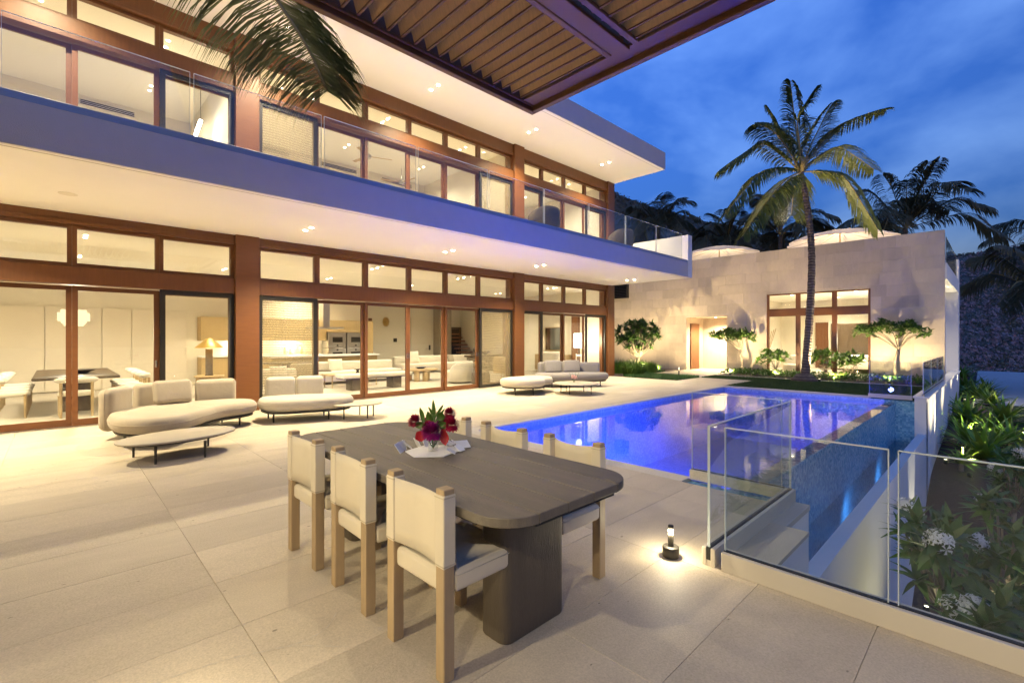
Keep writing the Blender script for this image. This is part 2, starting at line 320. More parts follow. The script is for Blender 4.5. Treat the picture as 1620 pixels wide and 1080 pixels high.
def ell(cx,cy,a,b,n=32,rot=0,p=2.0):
    o=[]
    for i in range(n):
        t=2*math.pi*i/n; x=a*abs(math.cos(t))**(2/p)*math.copysign(1,math.cos(t)); y=b*abs(math.sin(t))**(2/p)*math.copysign(1,math.sin(t))
        o.append((cx+x*math.cos(rot)-y*math.sin(rot),cy+x*math.sin(rot)+y*math.cos(rot)))
    return o
def rrect(x0,x1,y0,y1,r,n=8):
    o=[]
    for cx,cy,a in ((x1-r,y0+r,-90),(x1-r,y1-r,0),(x0+r,y1-r,90),(x0+r,y0+r,180)):
        for k in range(n+1): t=R(a+90*k/n); o.append((cx+r*math.cos(t),cy+r*math.sin(t)))
    return o
def copy_tree(o,loc=None,rz=None,parent=None,label=None):
    c=o.copy(); COL.objects.link(c); c.parent=parent
    if loc is not None: c.location=loc
    if rz is not None: c.rotation_euler=(0,0,rz)
    if label: c['label']=label
    WL[c.name]=Vector(c.location)
    for ch in list(o.children): copy_tree(ch,parent=c)
    return c
def light(name,kind,loc,energy,color,parent=None,size=.05,direction=(0,0,-1),cone=120,blend=.8,area=None):
    l=bpy.data.lights.new(name,kind); l.energy=energy; l.color=color
    if kind=='SPOT': l.spot_size=R(cone); l.spot_blend=blend; l.shadow_soft_size=size
    elif kind=='POINT': l.shadow_soft_size=size
    else: l.shape='DISK'; l.size=size
    o=bpy.data.objects.new(name,l); COL.objects.link(o)
    p=WL[parent.name] if parent else Vector(); o.parent=parent; o.location=Vector(loc)-p
    o.rotation_euler=Vector(direction).to_track_quat('-Z','Y').to_euler(); return o
WARM=(1,.85,.55); WARMI=(1,.88,.64)
# ---------------------------------------------------------------- levels
ZS0,ZS1=3.61,4.11; YF=10.9; YS=7.45; XEND=16.13; ZR=7.72
# ---------------------------------------------------------------- ground, patio
g=G(); n=60
def gz(x,y):
    s=max(0,min(1,(x-10.5)/6.5)); s2=max(0,min(1,(x-17)/8)); z=-4.2+2.35*s*s*(3-2*s)+.72*s2
    return z+.08*noise.noise(Vector((x*.8,y*.8,0)))
v=[];f=[]; xs=[3.2+i*.8 for i in range(60)]; ys=[1.35-.45*j for j in range(40)]
for x in xs:
    for y in ys: v.append((x,y,gz(x,y)))
m_=len(ys)
for i in range(len(xs)-1):
    for j in range(m_-1): f.append((i*m_+j,i*m_+j+1,(i+1)*m_+j+1,(i+1)*m_+j))
G().add(v,f,True).out('garden_bed',SOIL,kind='structure')
G().add([(-400,-400,-4.6),(600,-400,-4.6),(600,600,-4.6),(-400,600,-4.6)],[(0,1,2,3)]).out('ground',SOIL,kind='structure')
# patio slab with single pavers
PX0,PY0,TW,TD=.70,1.60,1.165,.58
patio=obj('patio',None,kind='structure')
g=G(); g.box(-14,3.24,-6,10.78,-.4,-.012); g.box(3.24,4.72,1.401,10.78,-.4,-.012); g.box(4.72,15.2,6.13,10.78,-.4,-.012); g.box(15.2,21.5,6.0,14.6,-.4,-.012); g.box(-12.2,16.13,10.78,21,-.4,-.006)
g.out('mortar_bed',JOINT,patio)
pm=G().rbox(-TW/2+.0009,TW/2-.0009,-TD/2+.0009,TD/2-.0009,-.03,0,.0018,1).mesh('paver',PAVER)
def clip_paver(x0,x1,y0,y1):
    return G().rbox(x0+.0009,x1-.0009,y0+.0009,y1-.0009,-.03,0,.0018,1)
def inside(x0,x1,y0,y1):
    """pieces of the paver left by the pool, the planting and the deck edge"""
    out=[]
    if y0>=10.76: return out
    y1=min(y1,10.78)
    if x0>=15.15:
        if x0<17.75:
            if y1<=6.0: return out
            return [(x0,min(x1,17.75),max(y0,6.0),y1)] if not (y0>7.9 and x0>15.8) else ([(x0,x1,y0,y1)] if y0>8.0 and y1<10.3 and False else [])
        return out
    if y1<=1.4:
        return [(x0,min(x1,3.235),y0,y1)] if x0<3.2 else out
    if x0>=3.2 and y0<1.4: y0=1.4
    if y1<=6.13 and x0<4.72: return [(x0,min(x1,4.715),y0,y1)]
    if x1>4.72 and y1>6.13: 
        if y0<6.13:
            r=[(max(x0,4.72) if x0<4.72 else x0,x1,6.135,y1)]
            if x0<4.72: r=[(x0,4.715,y0,y1),(4.72,x1,6.135,y1)]
            return r
        return [(x0,x1,y0,y1)]
    if x0<4.72: return [(x0,min(x1,4.715),y0,y1)]
    return out
for i in range(-6,16):
    for j in range(-6,17):
        x0,y0=PX0+i*TW,PY0+j*TD; x1,y1=x0+TW,y0+TD
        if x1<-2.5 and y0<7: continue
        if x0<-4.5: continue
        for (a,b,c,d) in inside(x0,x1,y0,y1):
            if b-a<.03 or d-c<.03: continue
            if abs(b-a-TW)<1e-4 and abs(d-c-TD)<1e-4: obj('paver',pm,patio,((a+b)/2,(c+d)/2,random.uniform(-.0006,.0006)))
            else:
                cx,cy=(a+b)/2,(c+d)/2
                obj('paver',clip_paver(a-cx,b-cx,c-cy,d-cy).mesh('paver',PAVER),patio,(cx,cy,0))
vn=G()
def veinline(pts,w0):
    P_=[Vector(p) for p in pts]; P_=[q for q in spline([(p.x,p.y,0) for p in P_],6,False)]
    for i in range(len(P_)-1):
        d=(P_[i+1]-P_[i]).normalized(); s_=Vector((-d.y,d.x,0))*w0*(.6+.4*math.sin(i*1.7)); vn.add([P_[i]-s_+Vector((0,0,.0012)),P_[i+1]-s_+Vector((0,0,.0012)),P_[i+1]+s_+Vector((0,0,.0012)),P_[i]+s_+Vector((0,0,.0012))],[(0,1,2,3)])
veinline([(.30,2.55),(.42,2.54),(.60,2.50),(.74,2.44),(.87,2.40),(1.0,2.42),(1.10,2.52)],.0035); veinline([(.80,2.42),(.90,2.33),(1.02,2.20)],.003)
vn.out('calcite_vein',COPING,patio)
# walkway to the far door
walk=obj('walkway',None,kind='structure')
for k in range(4):
    for j in range(3):
        x0=17.75+k*.93; y0=8.0+j*.78; G().rbox(x0,x0+.925,y0,y0+.775,-.2,.012,.004,1).out('paver',PAVER,walk)
# ---------------------------------------------------------------- pool
ZW=-.10
g=G()
bx0,bx1,by0,by1,bz=4.95,14.95,2.0,5.93,-1.55
g.add([(bx0,by0,bz),(bx1,by0,bz),(bx1,by1,bz),(bx0,by1,bz),(bx0,by0,-.03),(bx1,by0,-.03),(bx1,by1,-.03),(bx0,by1,-.03),(bx0,by0,ZW-.01),(bx1,by0,ZW-.01)],
 [(0,1,2,3),(0,3,7,4),(3,2,6,7),(2,1,5,6),(1,0,8,9)])
basin=g.out('pool_basin',MOSAIC,kind='structure')
G().box(bx0,bx1,1.78,1.998,-2.2,ZW-.012).out('weir_wall',MOSAICD,basin)
G().add([(bx0,1.79,ZW),(bx1,1.79,ZW),(bx1,by1,ZW),(bx0,by1,ZW)],[(0,1,2,3)]).out('pool_water',WATER,kind='structure')
cop=obj('pool_coping',None,kind='structure')
def coprow(x0,x1,y0,y1,ax,L=1.165,top=.0):
    a,b=(x0,x1) if ax==0 else (y0,y1); k=a
    while k<b-.05:
        e=min(k+L,b); q=(k,e,y0,y1) if ax==0 else (x0,x1,k,e)
        G().rbox(q[0]+.0015,q[1]-.0015,q[2]+.0015,q[3]-.0015,-.045,top,.004,1).out('coping_stone',COPING,cop); k=e
coprow(4.72,15.2,5.93,6.13,0); coprow(4.72,4.95,2.32,5.93,1); coprow(14.95,15.2,2.3,5.93,1,top=.012)
G().box(4.73,4.947,1.4,6.12,-1.6,-.047).box(14.953,15.19,1.2,6.12,-3.2,-.047).box(4.73,15.19,5.933,6.12,-1.6,-.047).out('pool_wall',MOSAICD,basin)
for (x,y,dx,dy) in ((4.965,3.1,1,0),(4.965,4.9,1,0),(7.6,5.915,0,-1),(8.2,2.015,0,1)):
    p=G(); p.cyl((x,y,-.62),(x+dx*.02,y+dy*.02,-.62),.085,.085,16); q=p.out('pool_light',GLOWP,basin)
    light('pool_lamp','SPOT',(x+dx*.06,y+dy*.06,-.62),330,(.085,.16,1.0),basin,.08,(dx,dy,-.75),112,.8)
for x in (6.4,9.4,12.4):
    G().cyl((x,1.362,-1.2),(x,1.38,-1.2),.05,.05,14).out('pool_light',GLOWP,basin); light('pool_lamp','SPOT',(x,1.44,-1.3),5,(.22,.5,1),basin,.15,(.5,.6,-.5),170,1.0)  # guessed lamps, added to brighten the blue of the trough
# trough beyond the weir, garden retaining wall
G().box(4.97,14.9,1.36,1.778,-2.0,-1.9).out('trough_floor',MOSAICD,basin)
G().add([(4.95,1.36,-1.02),(14.94,1.36,-1.02),(14.94,1.785,-1.02),(4.95,1.785,-1.02)],[(0,1,2,3)]).out('trough_water',TWATER,kind='structure')
rw=thing('retaining_wall','long white plastered retaining wall below the pool, stepping down along the trough','wall',(10,1.2,-4))
g=G(); g.box(3.24,4.868,1.19,1.40,-4.6,-.05); g.box(4.868,14.95,1.2,1.36,-4.6,-.80); g.box(14.95,28.4,1.2,1.42,-4.6,.05); g.out('wall_face',WHITE,rw); G().rbox(3.18,4.88,1.18,1.305,-.048,.0,.004,1).out('ledge_coping',COPING,rw); G().box(3.24,4.86,1.306,1.40,-.3,-.001).out('ledge_bed',COPING,rw)
G().rbox(14.93,28.4,1.15,1.45,.053,.10,.006,1).out('wall_coping',PAPER,rw)
# glass balustrade round the deck corner
def glass(name,parent,x0,x1,y0,y1,z0,z1,mat=RAILG):
    o=G().box(x0,x1,y0,y1,z0,z1).out('glass_panel',mat,parent)
    e=G()
    if x1-x0>y1-y0: e.box(x0,x1,y0-.0006,y1+.0006,z1-.003,z1+.003).box(x0-.002,x0+.003,y0-.0006,y1+.0006,z0,z1).box(x1-.003,x1+.002,y0-.0006,y1+.0006,z0,z1)
    else: e.box(x0-.0006,x1+.0006,y0,y1,z1-.003,z1+.003).box(x0-.0006,x1+.0006,y0-.002,y0+.003,z0,z1).box(x0-.0006,x1+.0006,y1-.003,y1+.002,z0,z1)
    e.out('polished_edge',GEDGE,o); return o
def shoe(name,label,x0,x1,y0,y1,panels,h=.12,mat=SHOE,axis='y',zb=0):
    t=thing(name,label,'balustrade',((x0+x1)/2,(y0+y1)/2,zb))
    if axis=='y':
        mx=(x0+x1)/2; G().rbox(x0,mx-.014,y0,y1,zb,zb+h,.003,1).rbox(mx+.014,x1,y0,y1,zb,zb+h,.003,1).box(x0+.004,x1-.004,y0+.003,y1-.003,zb+.001,zb+.04).out('shoe',mat,t)
        G().box(mx-.0145,mx+.0145,y0+.002,y1-.002,zb+.04,zb+h+.004).out('gasket',GASKET,t)
        for a,b in panels: glass('g',t,mx-.0075,mx+.0075,a,b,zb+h-.03,.92)
    else:
        my=(y0+y1)/2; G().rbox(x0,x1,y0,my-.014,zb,zb+h,.003,1).rbox(x0,x1,my+.014,y1,zb,zb+h,.003,1).box(x0+.003,x1-.003,y0+.004,y1-.004,zb+.001,zb+.04).out('shoe',mat,t)
        G().box(x0+.002,x1-.002,my-.0145,my+.0145,zb+.04,zb+h+.004).out('gasket',GASKET,t)
        for a,b in panels: glass('g',t,a,b,my-.0075,my+.0075,zb+h-.03,.92)
    return t
shoe('glass_balustrade','frameless glass balustrade running along the front right edge of the stone deck',3.08,3.17,-4.5,1.245,[(.40,1.235),(-.95,.36),(-2.3,-.99),(-4.4,-2.34)])
shoe('glass_balustrade','short frameless glass balustrade beside the bollard lamp, running towards the pool',3.09,4.86,1.29,1.375,[(3.10,4.85)],axis='x')
shoe('glass_balustrade','frameless glass panel on a cream curb across the near corner of the pool',4.86,4.96,1.40,2.30,[(1.42,2.29)],h=.10,mat=COPING)
shoe('glass_balustrade','frameless glass panel on a curb at the far right corner of the pool',14.9,15.0,1.46,2.32,[(1.48,2.30)],h=.10,mat=COPING)
t=shoe('glass_balustrade','dark tinted frameless glass panel on the white retaining wall beside the lawn',14.98,20.9,1.24,1.29,[(15.0,16.9),(16.95,18.85),(18.9,20.85)],h=.05,axis='x',zb=.1)
# ---------------------------------------------------------------- villa
villa=thing('villa','two storey modern villa with mahogany framed glass walls and long white balcony slab','house',(8,10.9,0))
XL=-12.2
G().box(XL,15.95,YS,YF+.3,ZS0,ZS1).out('balcony_slab',FASCIA,villa)
G().box(XL,15.945,YS+.012,YF+.05,ZS0-.006,ZS0-.001).out('soffit',SOFFIT,villa)
G().box(XL,15.6,YS+.10,YS+.112,ZS0-.009,ZS0-.0065).out('drip_groove_shade',JOINT,villa); G().box(XL,XEND-.1,8.68,8.692,ZR-.009,ZR-.0065).out('drip_groove_shade',JOINT,villa)  # flat strips, the shade of a groove is put into their darker colour
G().box(15.66,15.951,YS-.002,YF+.1,ZS0+.002,5.07).out('balcony_end_wall',WHITE,villa)
G().rbox(XL,15.65,YS+.006,YS+.075,ZS1,4.20,.004,1).out('railing_shoe',SHOEB,villa)
xs=[1.3-1.75*4+1.75*k for k in range(13)]
for a,b in zip(xs,xs[1:]):
    if a<15 and b>XL: glass('g',villa,max(a,XL)+.022,min(b,15.6)-.022,YS+.033,YS+.047,4.15,5.04,DUSTY)
G().box(XL,XEND+.03,8.56,21.5,ZR,8.34).out('roof',FASCIA,villa)
G().box(XL,XEND+.015,8.575,YF+.05,ZR-.006,ZR-.001).out('roof_soffit',SOFFIT,villa)
# rooms
IW=INTWALL
g=G()
g.box(-12.2,9.3,18.2,18.4,-.005,3.45); g.box(9.3,XEND,20.5,20.7,-.005,3.45); g.box(9.2,9.3,18.2,20.5,0,3.45); g.box(-12.2,-12.0,11,18.2,0,3.45); g.box(15.9,16.1,11.1,20.5,0,3.45)
g.box(-12.2,16.1,16,16.2,4.11,7.6); g.box(-12.2,-12,11,16,4.11,7.6); g.box(15.9,16.1,11.1,16,4.11,7.6); g.box(10.6,10.72,11.3,16,4.11,7.6); g.box(2.75,2.87,11.6,16,4.11,7.6)
g.out('interior_wall',IW,villa)
G().box(-12.2,16.1,11.02,20.6,3.45,3.6).out('ceiling',SOFFIT,villa)
G().box(-12.2,16.1,11.02,16.1,7.6,7.7).out('ceiling',SOFFIT,villa)
G().box(-12.2,16.1,10.8,20.6,-.2,-.001).out('indoor_floor',INFLOOR,villa)
G().box(-12.2,16.1,11.2,16.1,4.0,4.112).out('indoor_floor',INFLOOR,villa)
for x0 in (2.61,10.52,15.69):
    G().rbox(x0,x0+.44,10.74,11.18,-.05,ZS0-.007,.006,1).out('column',WOOD,villa)
    G().rbox(x0,x0+.44,10.74,11.18,4.1,ZR-.007,.006,1).out('column',WOOD,villa)
bays=[(-12.0,2.61,[-10.6,-9.4,-8.2,-7.0,-5.8,-4.6,-3.4,-2.2,-1.0,.19,1.38]),(3.05,10.52,[4.30,5.50,6.74,7.93,9.14]),(10.96,15.69,[11.96,13.15,14.38])]
def frame(x0,x1,z0,z1,wd,y0,y1,wb=None):
    wb=wb or wd
    return G().box(x0,x0+wd,y0,y1,z0,z1).box(x1-wd,x1,y0,y1,z0,z1).box(x0+wd,x1-wd,y0+.002,y1-.002,z1-wd,z1).box(x0+wd,x1-wd,y0+.002,y1-.002,z0,z0+wb)
for lvl,(zb,zd,zl,zt,zh) in enumerate(((0,2.41,2.71,3.42,ZS0-.007),(4.112,6.52,6.86,7.36,ZR-.007))):
    for bi,(bx_0,bx_1,ms) in enumerate(bays):
        G().rbox(bx_0+.002,bx_1-.002,10.80,11.1,zd,zl,.005,1).out('lintel',WOODH,villa)
        G().rbox(bx_0+.002,bx_1-.002,10.82,11.12,zt,zh,.005,1).rbox(bx_0+.002,bx_1-.002,10.79,10.822,zt-.005,zt+.06,.004,1).out('head_beam',WOODH,villa)
        G().box(bx_0,bx_1,10.84,11.1,zb-.002,zb+.012).out('door_track',STEEL,villa)
        ed=[bx_0]+ms+[bx_1]
        for k,(a,b) in enumerate(zip(ed,ed[1:])):
            wn=frame(a+.001,b-.001,zl+.002,zt-.002,.062,10.88,10.98).out('window',WOOD,villa)
            G().box(a+.05,b-.05,10.925,10.933,zl+.05,zt-.05).out('pane',GLASS,wn)
            scr=(bi==0 and k==len(ed)-2) or (bi==1 and k in (0,len(ed)-2)) or (bi==2 and k in (0,len(ed)-2))
            off=0 if k%2==0 else .05
            d=frame(a+(.0 if k else .003),b-.001,zb+.012,zd-.02,.075,10.93+off,10.98+off,.11).out('sliding_door',WOOD,villa)
            G().box(a+.06,b-.06,10.948+off,10.956+off,zb+.1,zd-.08).out('pane',GLASS,d)
            hx=[a+.045] if k%2 else [b-.045]
            for x in hx: G().rbox(x-.018,x+.018,10.915+off,10.932+off,zb+.96,zb+1.09,.007,2).out('handle',CHROME,d)
            if scr:
                s_=frame(a+.004,b-.002,zb+.012,zd-.004,.085,10.845,10.895,.09).out('screen_door',BLACK,villa)
                if bi==1: G().box(a+.08,b-.08,10.868,10.872,zb+.09,zd-.08).out('screen_mesh',SCREEN,s_)
# soffit downlights (pairs) with their light
def dl(x,y,z,e,cone=125,r=.045,mat=BULB,color=WARM,two=True,sz=.05):
    r*=.72
    for dy in ((-.15,.15) if two else (0,)):
        d=G().cyl((x,y+dy,z-.004),(x,y+dy,z-.008),r,r,14).out('downlight',mat,villa)
    light('downlight_lamp','SPOT',(x,y,z-.03),e,color,villa,sz,(0,0,-1),cone,.9)
for x in (-10.6,-7.2,-3.9,-.95,3.49,6.83,10.08,14.92): dl(x,9.25,ZS0-.006,205)
for x in (-.2,3.3,6.745,10.265,14.045): dl(x,9.73,ZR-.006,230)
for x in (-9,-5.8,-2.6,.4,3.41,6.4,9.44,13.85):
    for y in (12.15,15.2): dl(x,y,3.449,70,150,.04,BULBI,WARMI)
for x in (6.4,12.0): dl(x,17.4,3.449,80,150,.04,BULBI,WARMI)
for x in (-8,-4.5,-1.2,1.65,3.94,6.63,9.4,12.0,14.6):
    for y in (12.0,14.4): dl(x,y,7.599,74,150,.04,BULBI,WARMI)
for x,y in ((.12,9.14),(12.2,9.9)):
    G().cyl((x,y+.3,ZS0-.007),(x,y+.3,ZS0-.011),.11,.11,20).out('ceiling_speaker',INTWALL,villa)
# upstairs wall vents
for a,b in ((.41,1.51),(4.62,5.42),(6.44,7.73),(8.7,10.0)):
    v_=G().box(a,b,15.975,15.999,7.36,7.5).out('air_vent',INTWALL,villa)
    for k in range(3): G().box(a+.02,b-.02,15.962,15.974,7.375+k*.042,7.395+k*.042).out('slat',BLACK,v_)
# ---------------------------------------------------------------- stone wing
XW=21.5
wing=thing('stone_wing','single storey pale limestone wing with a three bay window and a recessed door','house',(21.5,8,0))
OPN=[(3.27,6.79,-.1,3.34),(8.43,10.3,-.1,2.49)]
CH=.43; nc=12
g=G()
def wallpiece(y0,y1,z0,z1): g.box(XW+.012,XW+.3,y0,y1,z0,z1)
wallpiece(1.27,3.27,-.1,5.15); wallpiece(6.79,8.43,-.1,5.15); wallpiece(10.3,15.5,-.1,5.15); wallpiece(3.27,6.79,3.34,5.15); wallpiece(8.43,10.3,2.49,5.15)
g.out('wall_core',WALLST,wing)
rs=random.Random(3)
for c in range(nc):
    z0,z1=c*CH,(c+1)*CH-.0; z1=min(z1,5.155); y=1.262 - rs.random()*.5
    while y<15.4:
        L=rs.choice((.62,.86,.9,1.05)); a,b=max(y,1.262),min(y+L,15.4); y+=L
        segs=[(a,b,z0,z1)]
        for (oy0,oy1,oz0,oz1) in OPN:
            ns=[]
            for (p,q,r_,s_) in segs:
                if q<=oy0 or p>=oy1 or r_>=oz1-.001 or s_<=oz0: ns.append((p,q,r_,s_)); continue
                if p<oy0: ns.append((p,oy0,r_,s_))
                if q>oy1: ns.append((oy1,q,r_,s_))
                if s_>oz1: ns.append((max(p,oy0),min(q,oy1),oz1,s_))
            segs=ns
        for (p,q,r_,s_) in segs:
            if q-p<.02: continue
            d=rs.uniform(0,.003); cy,cz=(p+q)/2,(r_+s_)/2
            me=G().rbox(-.03-d,.012,p-cy+.001,q-cy-.001,r_-cz+.001,s_-cz-.001,.0015,1).mesh('stone_block',WALLST)
            obj('stone_block',me,wing,(XW-WL[wing.name].x,cy-WL[wing.name].y,cz))
# window of three bays
for (a,b) in ((3.27,4.40),(4.40,5.64),(5.64,6.79)):
    for (z0,z1) in ((0,2.45),(2.66,3.33)):
        f_=G(); wd=.08
        f_.box(XW+.02,XW+.12,a,a+wd,z0,z1).box(XW+.02,XW+.12,b-wd,b,z0,z1).box(XW+.022,XW+.118,a+wd,b-wd,z1-.05,z1).box(XW+.022,XW+.118,a+wd,b-wd,z0,z0+.06)
        q=f_.out('window',WOOD,wing); G().box(XW+.06,XW+.068,a+.05,b-.05,z0+.03,z1-.03).out('pane',GLASS,q)
G().rbox(XW+.0,XW+.14,3.272,6.788,2.45,2.66,.004,1).out('lintel',WOOD,wing)
# recessed porch with the door
g=G(); g.box(XW+.3,XW+1.9,8.30,8.43,-.1,2.6); g.box(XW+.3,XW+1.9,10.3,10.45,-.1,2.6); g.box(XW+1.8,XW+1.95,8.43,10.3,-.1,2.6); g.box(XW+.3,XW+1.9,8.43,10.3,2.49,2.6); g.out('porch_wall',WALLST,wing)
G().box(XW-.02,XW+1.8,8.43,10.3,-.15,.01).out('porch_floor',PAVER,wing)
d=G().rbox(XW+.35,XW+1.25,10.245,10.298,.01,2.2,.005,1).out('door',WOOD,wing); G().rbox(XW+.42,XW+.5,10.20,10.244,1.0,1.03,.005,1).out('handle',CHROME,d)
q=G().cyl((XW+.9,9.3,2.486),(XW+.9,9.3,2.482),.05,.05,12).out('downlight',BULBI,wing); light('porch_lamp','SPOT',(XW+.9,9.3,2.46),230,WARM,wing,.04,(0,0,-1),150,.9)
# side facing the slope
g=G(); g.box(21.8,28.3,1.6,1.75,-.1,3.5); g.box(27.9,28.6,1.2,1.75,-.1,4.9); g.out('side_wall',WHITE,wing)
G().box(21.62,28.3,1.22,8.2,3.5,4.05).out('terrace_slab',WHITE,wing)
glass('g',wing,21.7,27.8,1.24,1.255,4.05,4.95,RAILG)
G().box(22.6,26.0,1.585,1.599,.6,2.3).out('side_window',SCREENTV,wing)
light('side_lamp','SPOT',(25,1.42,3.45),60,WARM,wing,.05,(0,0,-1),140,.9)
g=G(); g.box(XW+.3,28,8.1,8.3,0,3.5); g.box(27.9,28,1.75,8.1,0,3.5); g.out('room_wall',INTWALL,wing)
G().box(XW+.15,27.9,1.75,8.1,3.4,3.49).out('ceiling',SOFFIT,wing); G().box(XW+.15,27.9,1.75,8.1,-.1,0).out('room_floor',INFLOOR,wing)
for x,y in ((23.2,6.3),(23.2,4.0),(26.2,5.2)):
    G().cyl((x,y,3.398),(x,y,3.394),.05,.05,12).out('downlight',BULBI,wing); light('room_lamp','SPOT',(x,y,3.37),150,WARMI,wing,.05,(0,0,-1),150,.9)
# dark louvre high on the wall, by the villa's corner
lv=thing('wall_louvre','dark slatted louvre box high on the stone wall under the balcony corner','louvre',(21.3,14,3.6))
G().box(21.25,21.46,13.41,13.45,3.6,4.3).box(21.25,21.46,13.45,15.2,3.6,3.64).box(21.25,21.46,13.45,15.2,4.26,4.3).box(21.44,21.46,13.45,15.2,3.64,4.26).out('frame',BLACK,lv)
for k in range(7): G().box(21.27,21.40,13.452,15.2,3.68+k*.082,3.71+k*.082).out('slat',BLACK,lv)
# two parasols on the terrace roof
def parasol(x,y,zt,r,label):
    t=thing('parasol',label,'parasol',(x,y,4.05),'parasols on the roof terrace'); n=8
    v=[(x,y,zt)];f=[]
    for ring,(rr,dz) in enumerate(((.35,-.04),(.7,-.16),(1.0,-.36))):
        for i in range(n*4):
            a=2*math.pi*i/(n*4); sc=1-.035*(1-abs(math.cos(a*n/2)))*rr*2; sag=-.05*rr*(1-abs(math.cos(a*n/2)))*1
            v.append((x+math.cos(a)*r*rr*sc,y+math.sin(a)*r*rr*sc,zt+dz*r*.62-sag*-.6))
    m=n*4
    for i in range(m): f.append((0,1+i,1+(i+1)%m))
    for k in range(2):
        for i in range(m): f.append((1+k*m+i,1+(k+1)*m+i,1+(k+1)*m+(i+1)%m,1+k*m+(i+1)%m))
    G().add(v,f,True).out('canopy',CANVU,t)
    G().cyl((x,y,4.05),(x,y,zt+.06),.03,.03,8).out('pole',OAKH,t)
    for i in range(n):
        a=2*math.pi*i/n; G().cyl((x,y,zt-.05),(x+math.cos(a)*r*.98,y+math.sin(a)*r*.98,zt-.36*r*.62-.03),.012,.01,5).out('rib',OAKH,t)
    G().cyl((x,y,zt-.75),(x,y,zt-.6),.05,.05,8).out('hub',OAKH,t)
    light('parasol_lamp','POINT',(x,y,zt-1.0),48,WARM,t,.1)
parasol(25,10.2,6.28,1.95,'cream parasol on the roof terrace nearest the white balcony end wall')
parasol(25,4.9,6.26,2.1,'cream parasol on the roof terrace behind the palm trunk')
ww=thing('added_side_wing','added unseen side wing with glass front, its overhang lamps warming the deck from the left','house',(-5,2,0))  # unseen wing, added to throw warm light over the deck and fascia
G().box(-9,-1.6,-5,7.2,ZS0,ZS1).box(-1.85,-1.6,-5,7.2,ZS1,4.75).out('overhang_slab',FASCIA,ww); G().box(-9,-1.62,-4.98,7.18,ZS0-.006,ZS0-.001).out('soffit',SOFFIT,ww)
G().box(-9,-8.8,-5,7.2,0,3.6).box(-8.8,-3,-5,-4.8,0,3.6).box(-8.8,-3,7.0,7.2,0,3.6).out('wall',INTWALL,ww)
G().box(-9,-2.95,-5,7.2,-.2,-.001).out('floor',INFLOOR,ww)
for k in range(9):
    y0=-4.8+k*1.31; q=G().box(-3.06,-2.96,y0,y0+.08,0,3.6).box(-3.058,-2.962,y0+.08,y0+1.31,2.41,2.6).out('window',WOOD,ww); G().box(-3.014,-3.006,y0+.08,y0+1.30,.02,2.41).out('pane',GLASS,q)
for y in (-3.4,-.6,2.2,5.0):
    G().cyl((-2.2,y,ZS0-.008),(-2.2,y,ZS0-.012),.045,.045,14).out('downlight',BULB,ww); light('downlight_lamp','SPOT',(-2.2,y,ZS0-.04),85,WARM,ww,.06,(2.0,.2,-1),88,1.0)  # spots tilted sideways, added warm light for the deck
    G().cyl((-5,y,3.59),(-5,y,3.585),.045,.045,14).out('downlight',BULBI,ww); light('downlight_lamp','SPOT',(-5,y,3.55),30,WARMI,ww,.06,(.25,0,-1),150,.9)
# ---------------------------------------------------------------- pergola over the dining deck
per=thing('pergola','brown metal louvred pergola with angled slats over the dining deck','pergola',(0,0,0))
PZ=4.30; PXE,PYE=4.30,4.08
def perbeam(x0,x1,y0,y1,z0,z1,nm='beam'): return G().rbox(x0,x1,y0,y1,z0,z1,.006,1).out(nm,PBEAM,per)
perbeam(-1.59,PXE,PYE-.07,PYE,PZ,PZ+.34); perbeam(PXE-.07,PXE,-3,PYE-.071,PZ+.001,PZ+.341); perbeam(-1.59,PXE-.071,PYE-.10,PYE-.071,PZ+.05,PZ+.09,'ledge'); perbeam(PXE-.26,PXE-.071,-3,PYE-.101,PZ+.06,PZ+.10,'ledge')
perbeam(PXE-.20,PXE-.12,-3,PYE-.102,PZ+.11,PZ+.30)
for yb in (2.60,-.2):
    perbeam(-1.59,PXE-.262,yb-.09,yb+.09,PZ+.02,PZ+.06); perbeam(-1.59,PXE-.262,yb-.02,yb+.02,PZ+.061,PZ+.30); perbeam(-1.59,PXE-.262,yb+.125,yb+.185,PZ+.05,PZ+.09,'ledge'); perbeam(-1.59,PXE-.262,yb-.185,yb-.125,PZ+.05,PZ+.09,'ledge')
for k in range(40):
    x=PXE-.34-k*.147
    if x<-1.5: break
    for (ya,yb) in ((2.69,3.97),(-.1,2.5)):
        M=Matrix.Translation((x,(ya+yb)/2,PZ+.16))@Matrix.Rotation(R(72),4,'Y')
        G().rbox(-.088,.088,-(yb-ya)/2,(yb-ya)/2,-.009,.009,.004,1,M).out('slat',SLAT,per); G().rbox(.082,.098,-(yb-ya)/2+.002,(yb-ya)/2-.002,-.015,.015,.003,1,M).out('slat_edge',PBEAM,per)
for y in (4.04,2.60,-.2): perbeam(-1.84,-1.595,y-.05,y+.05,PZ+.07,PZ+.30,'bracket')
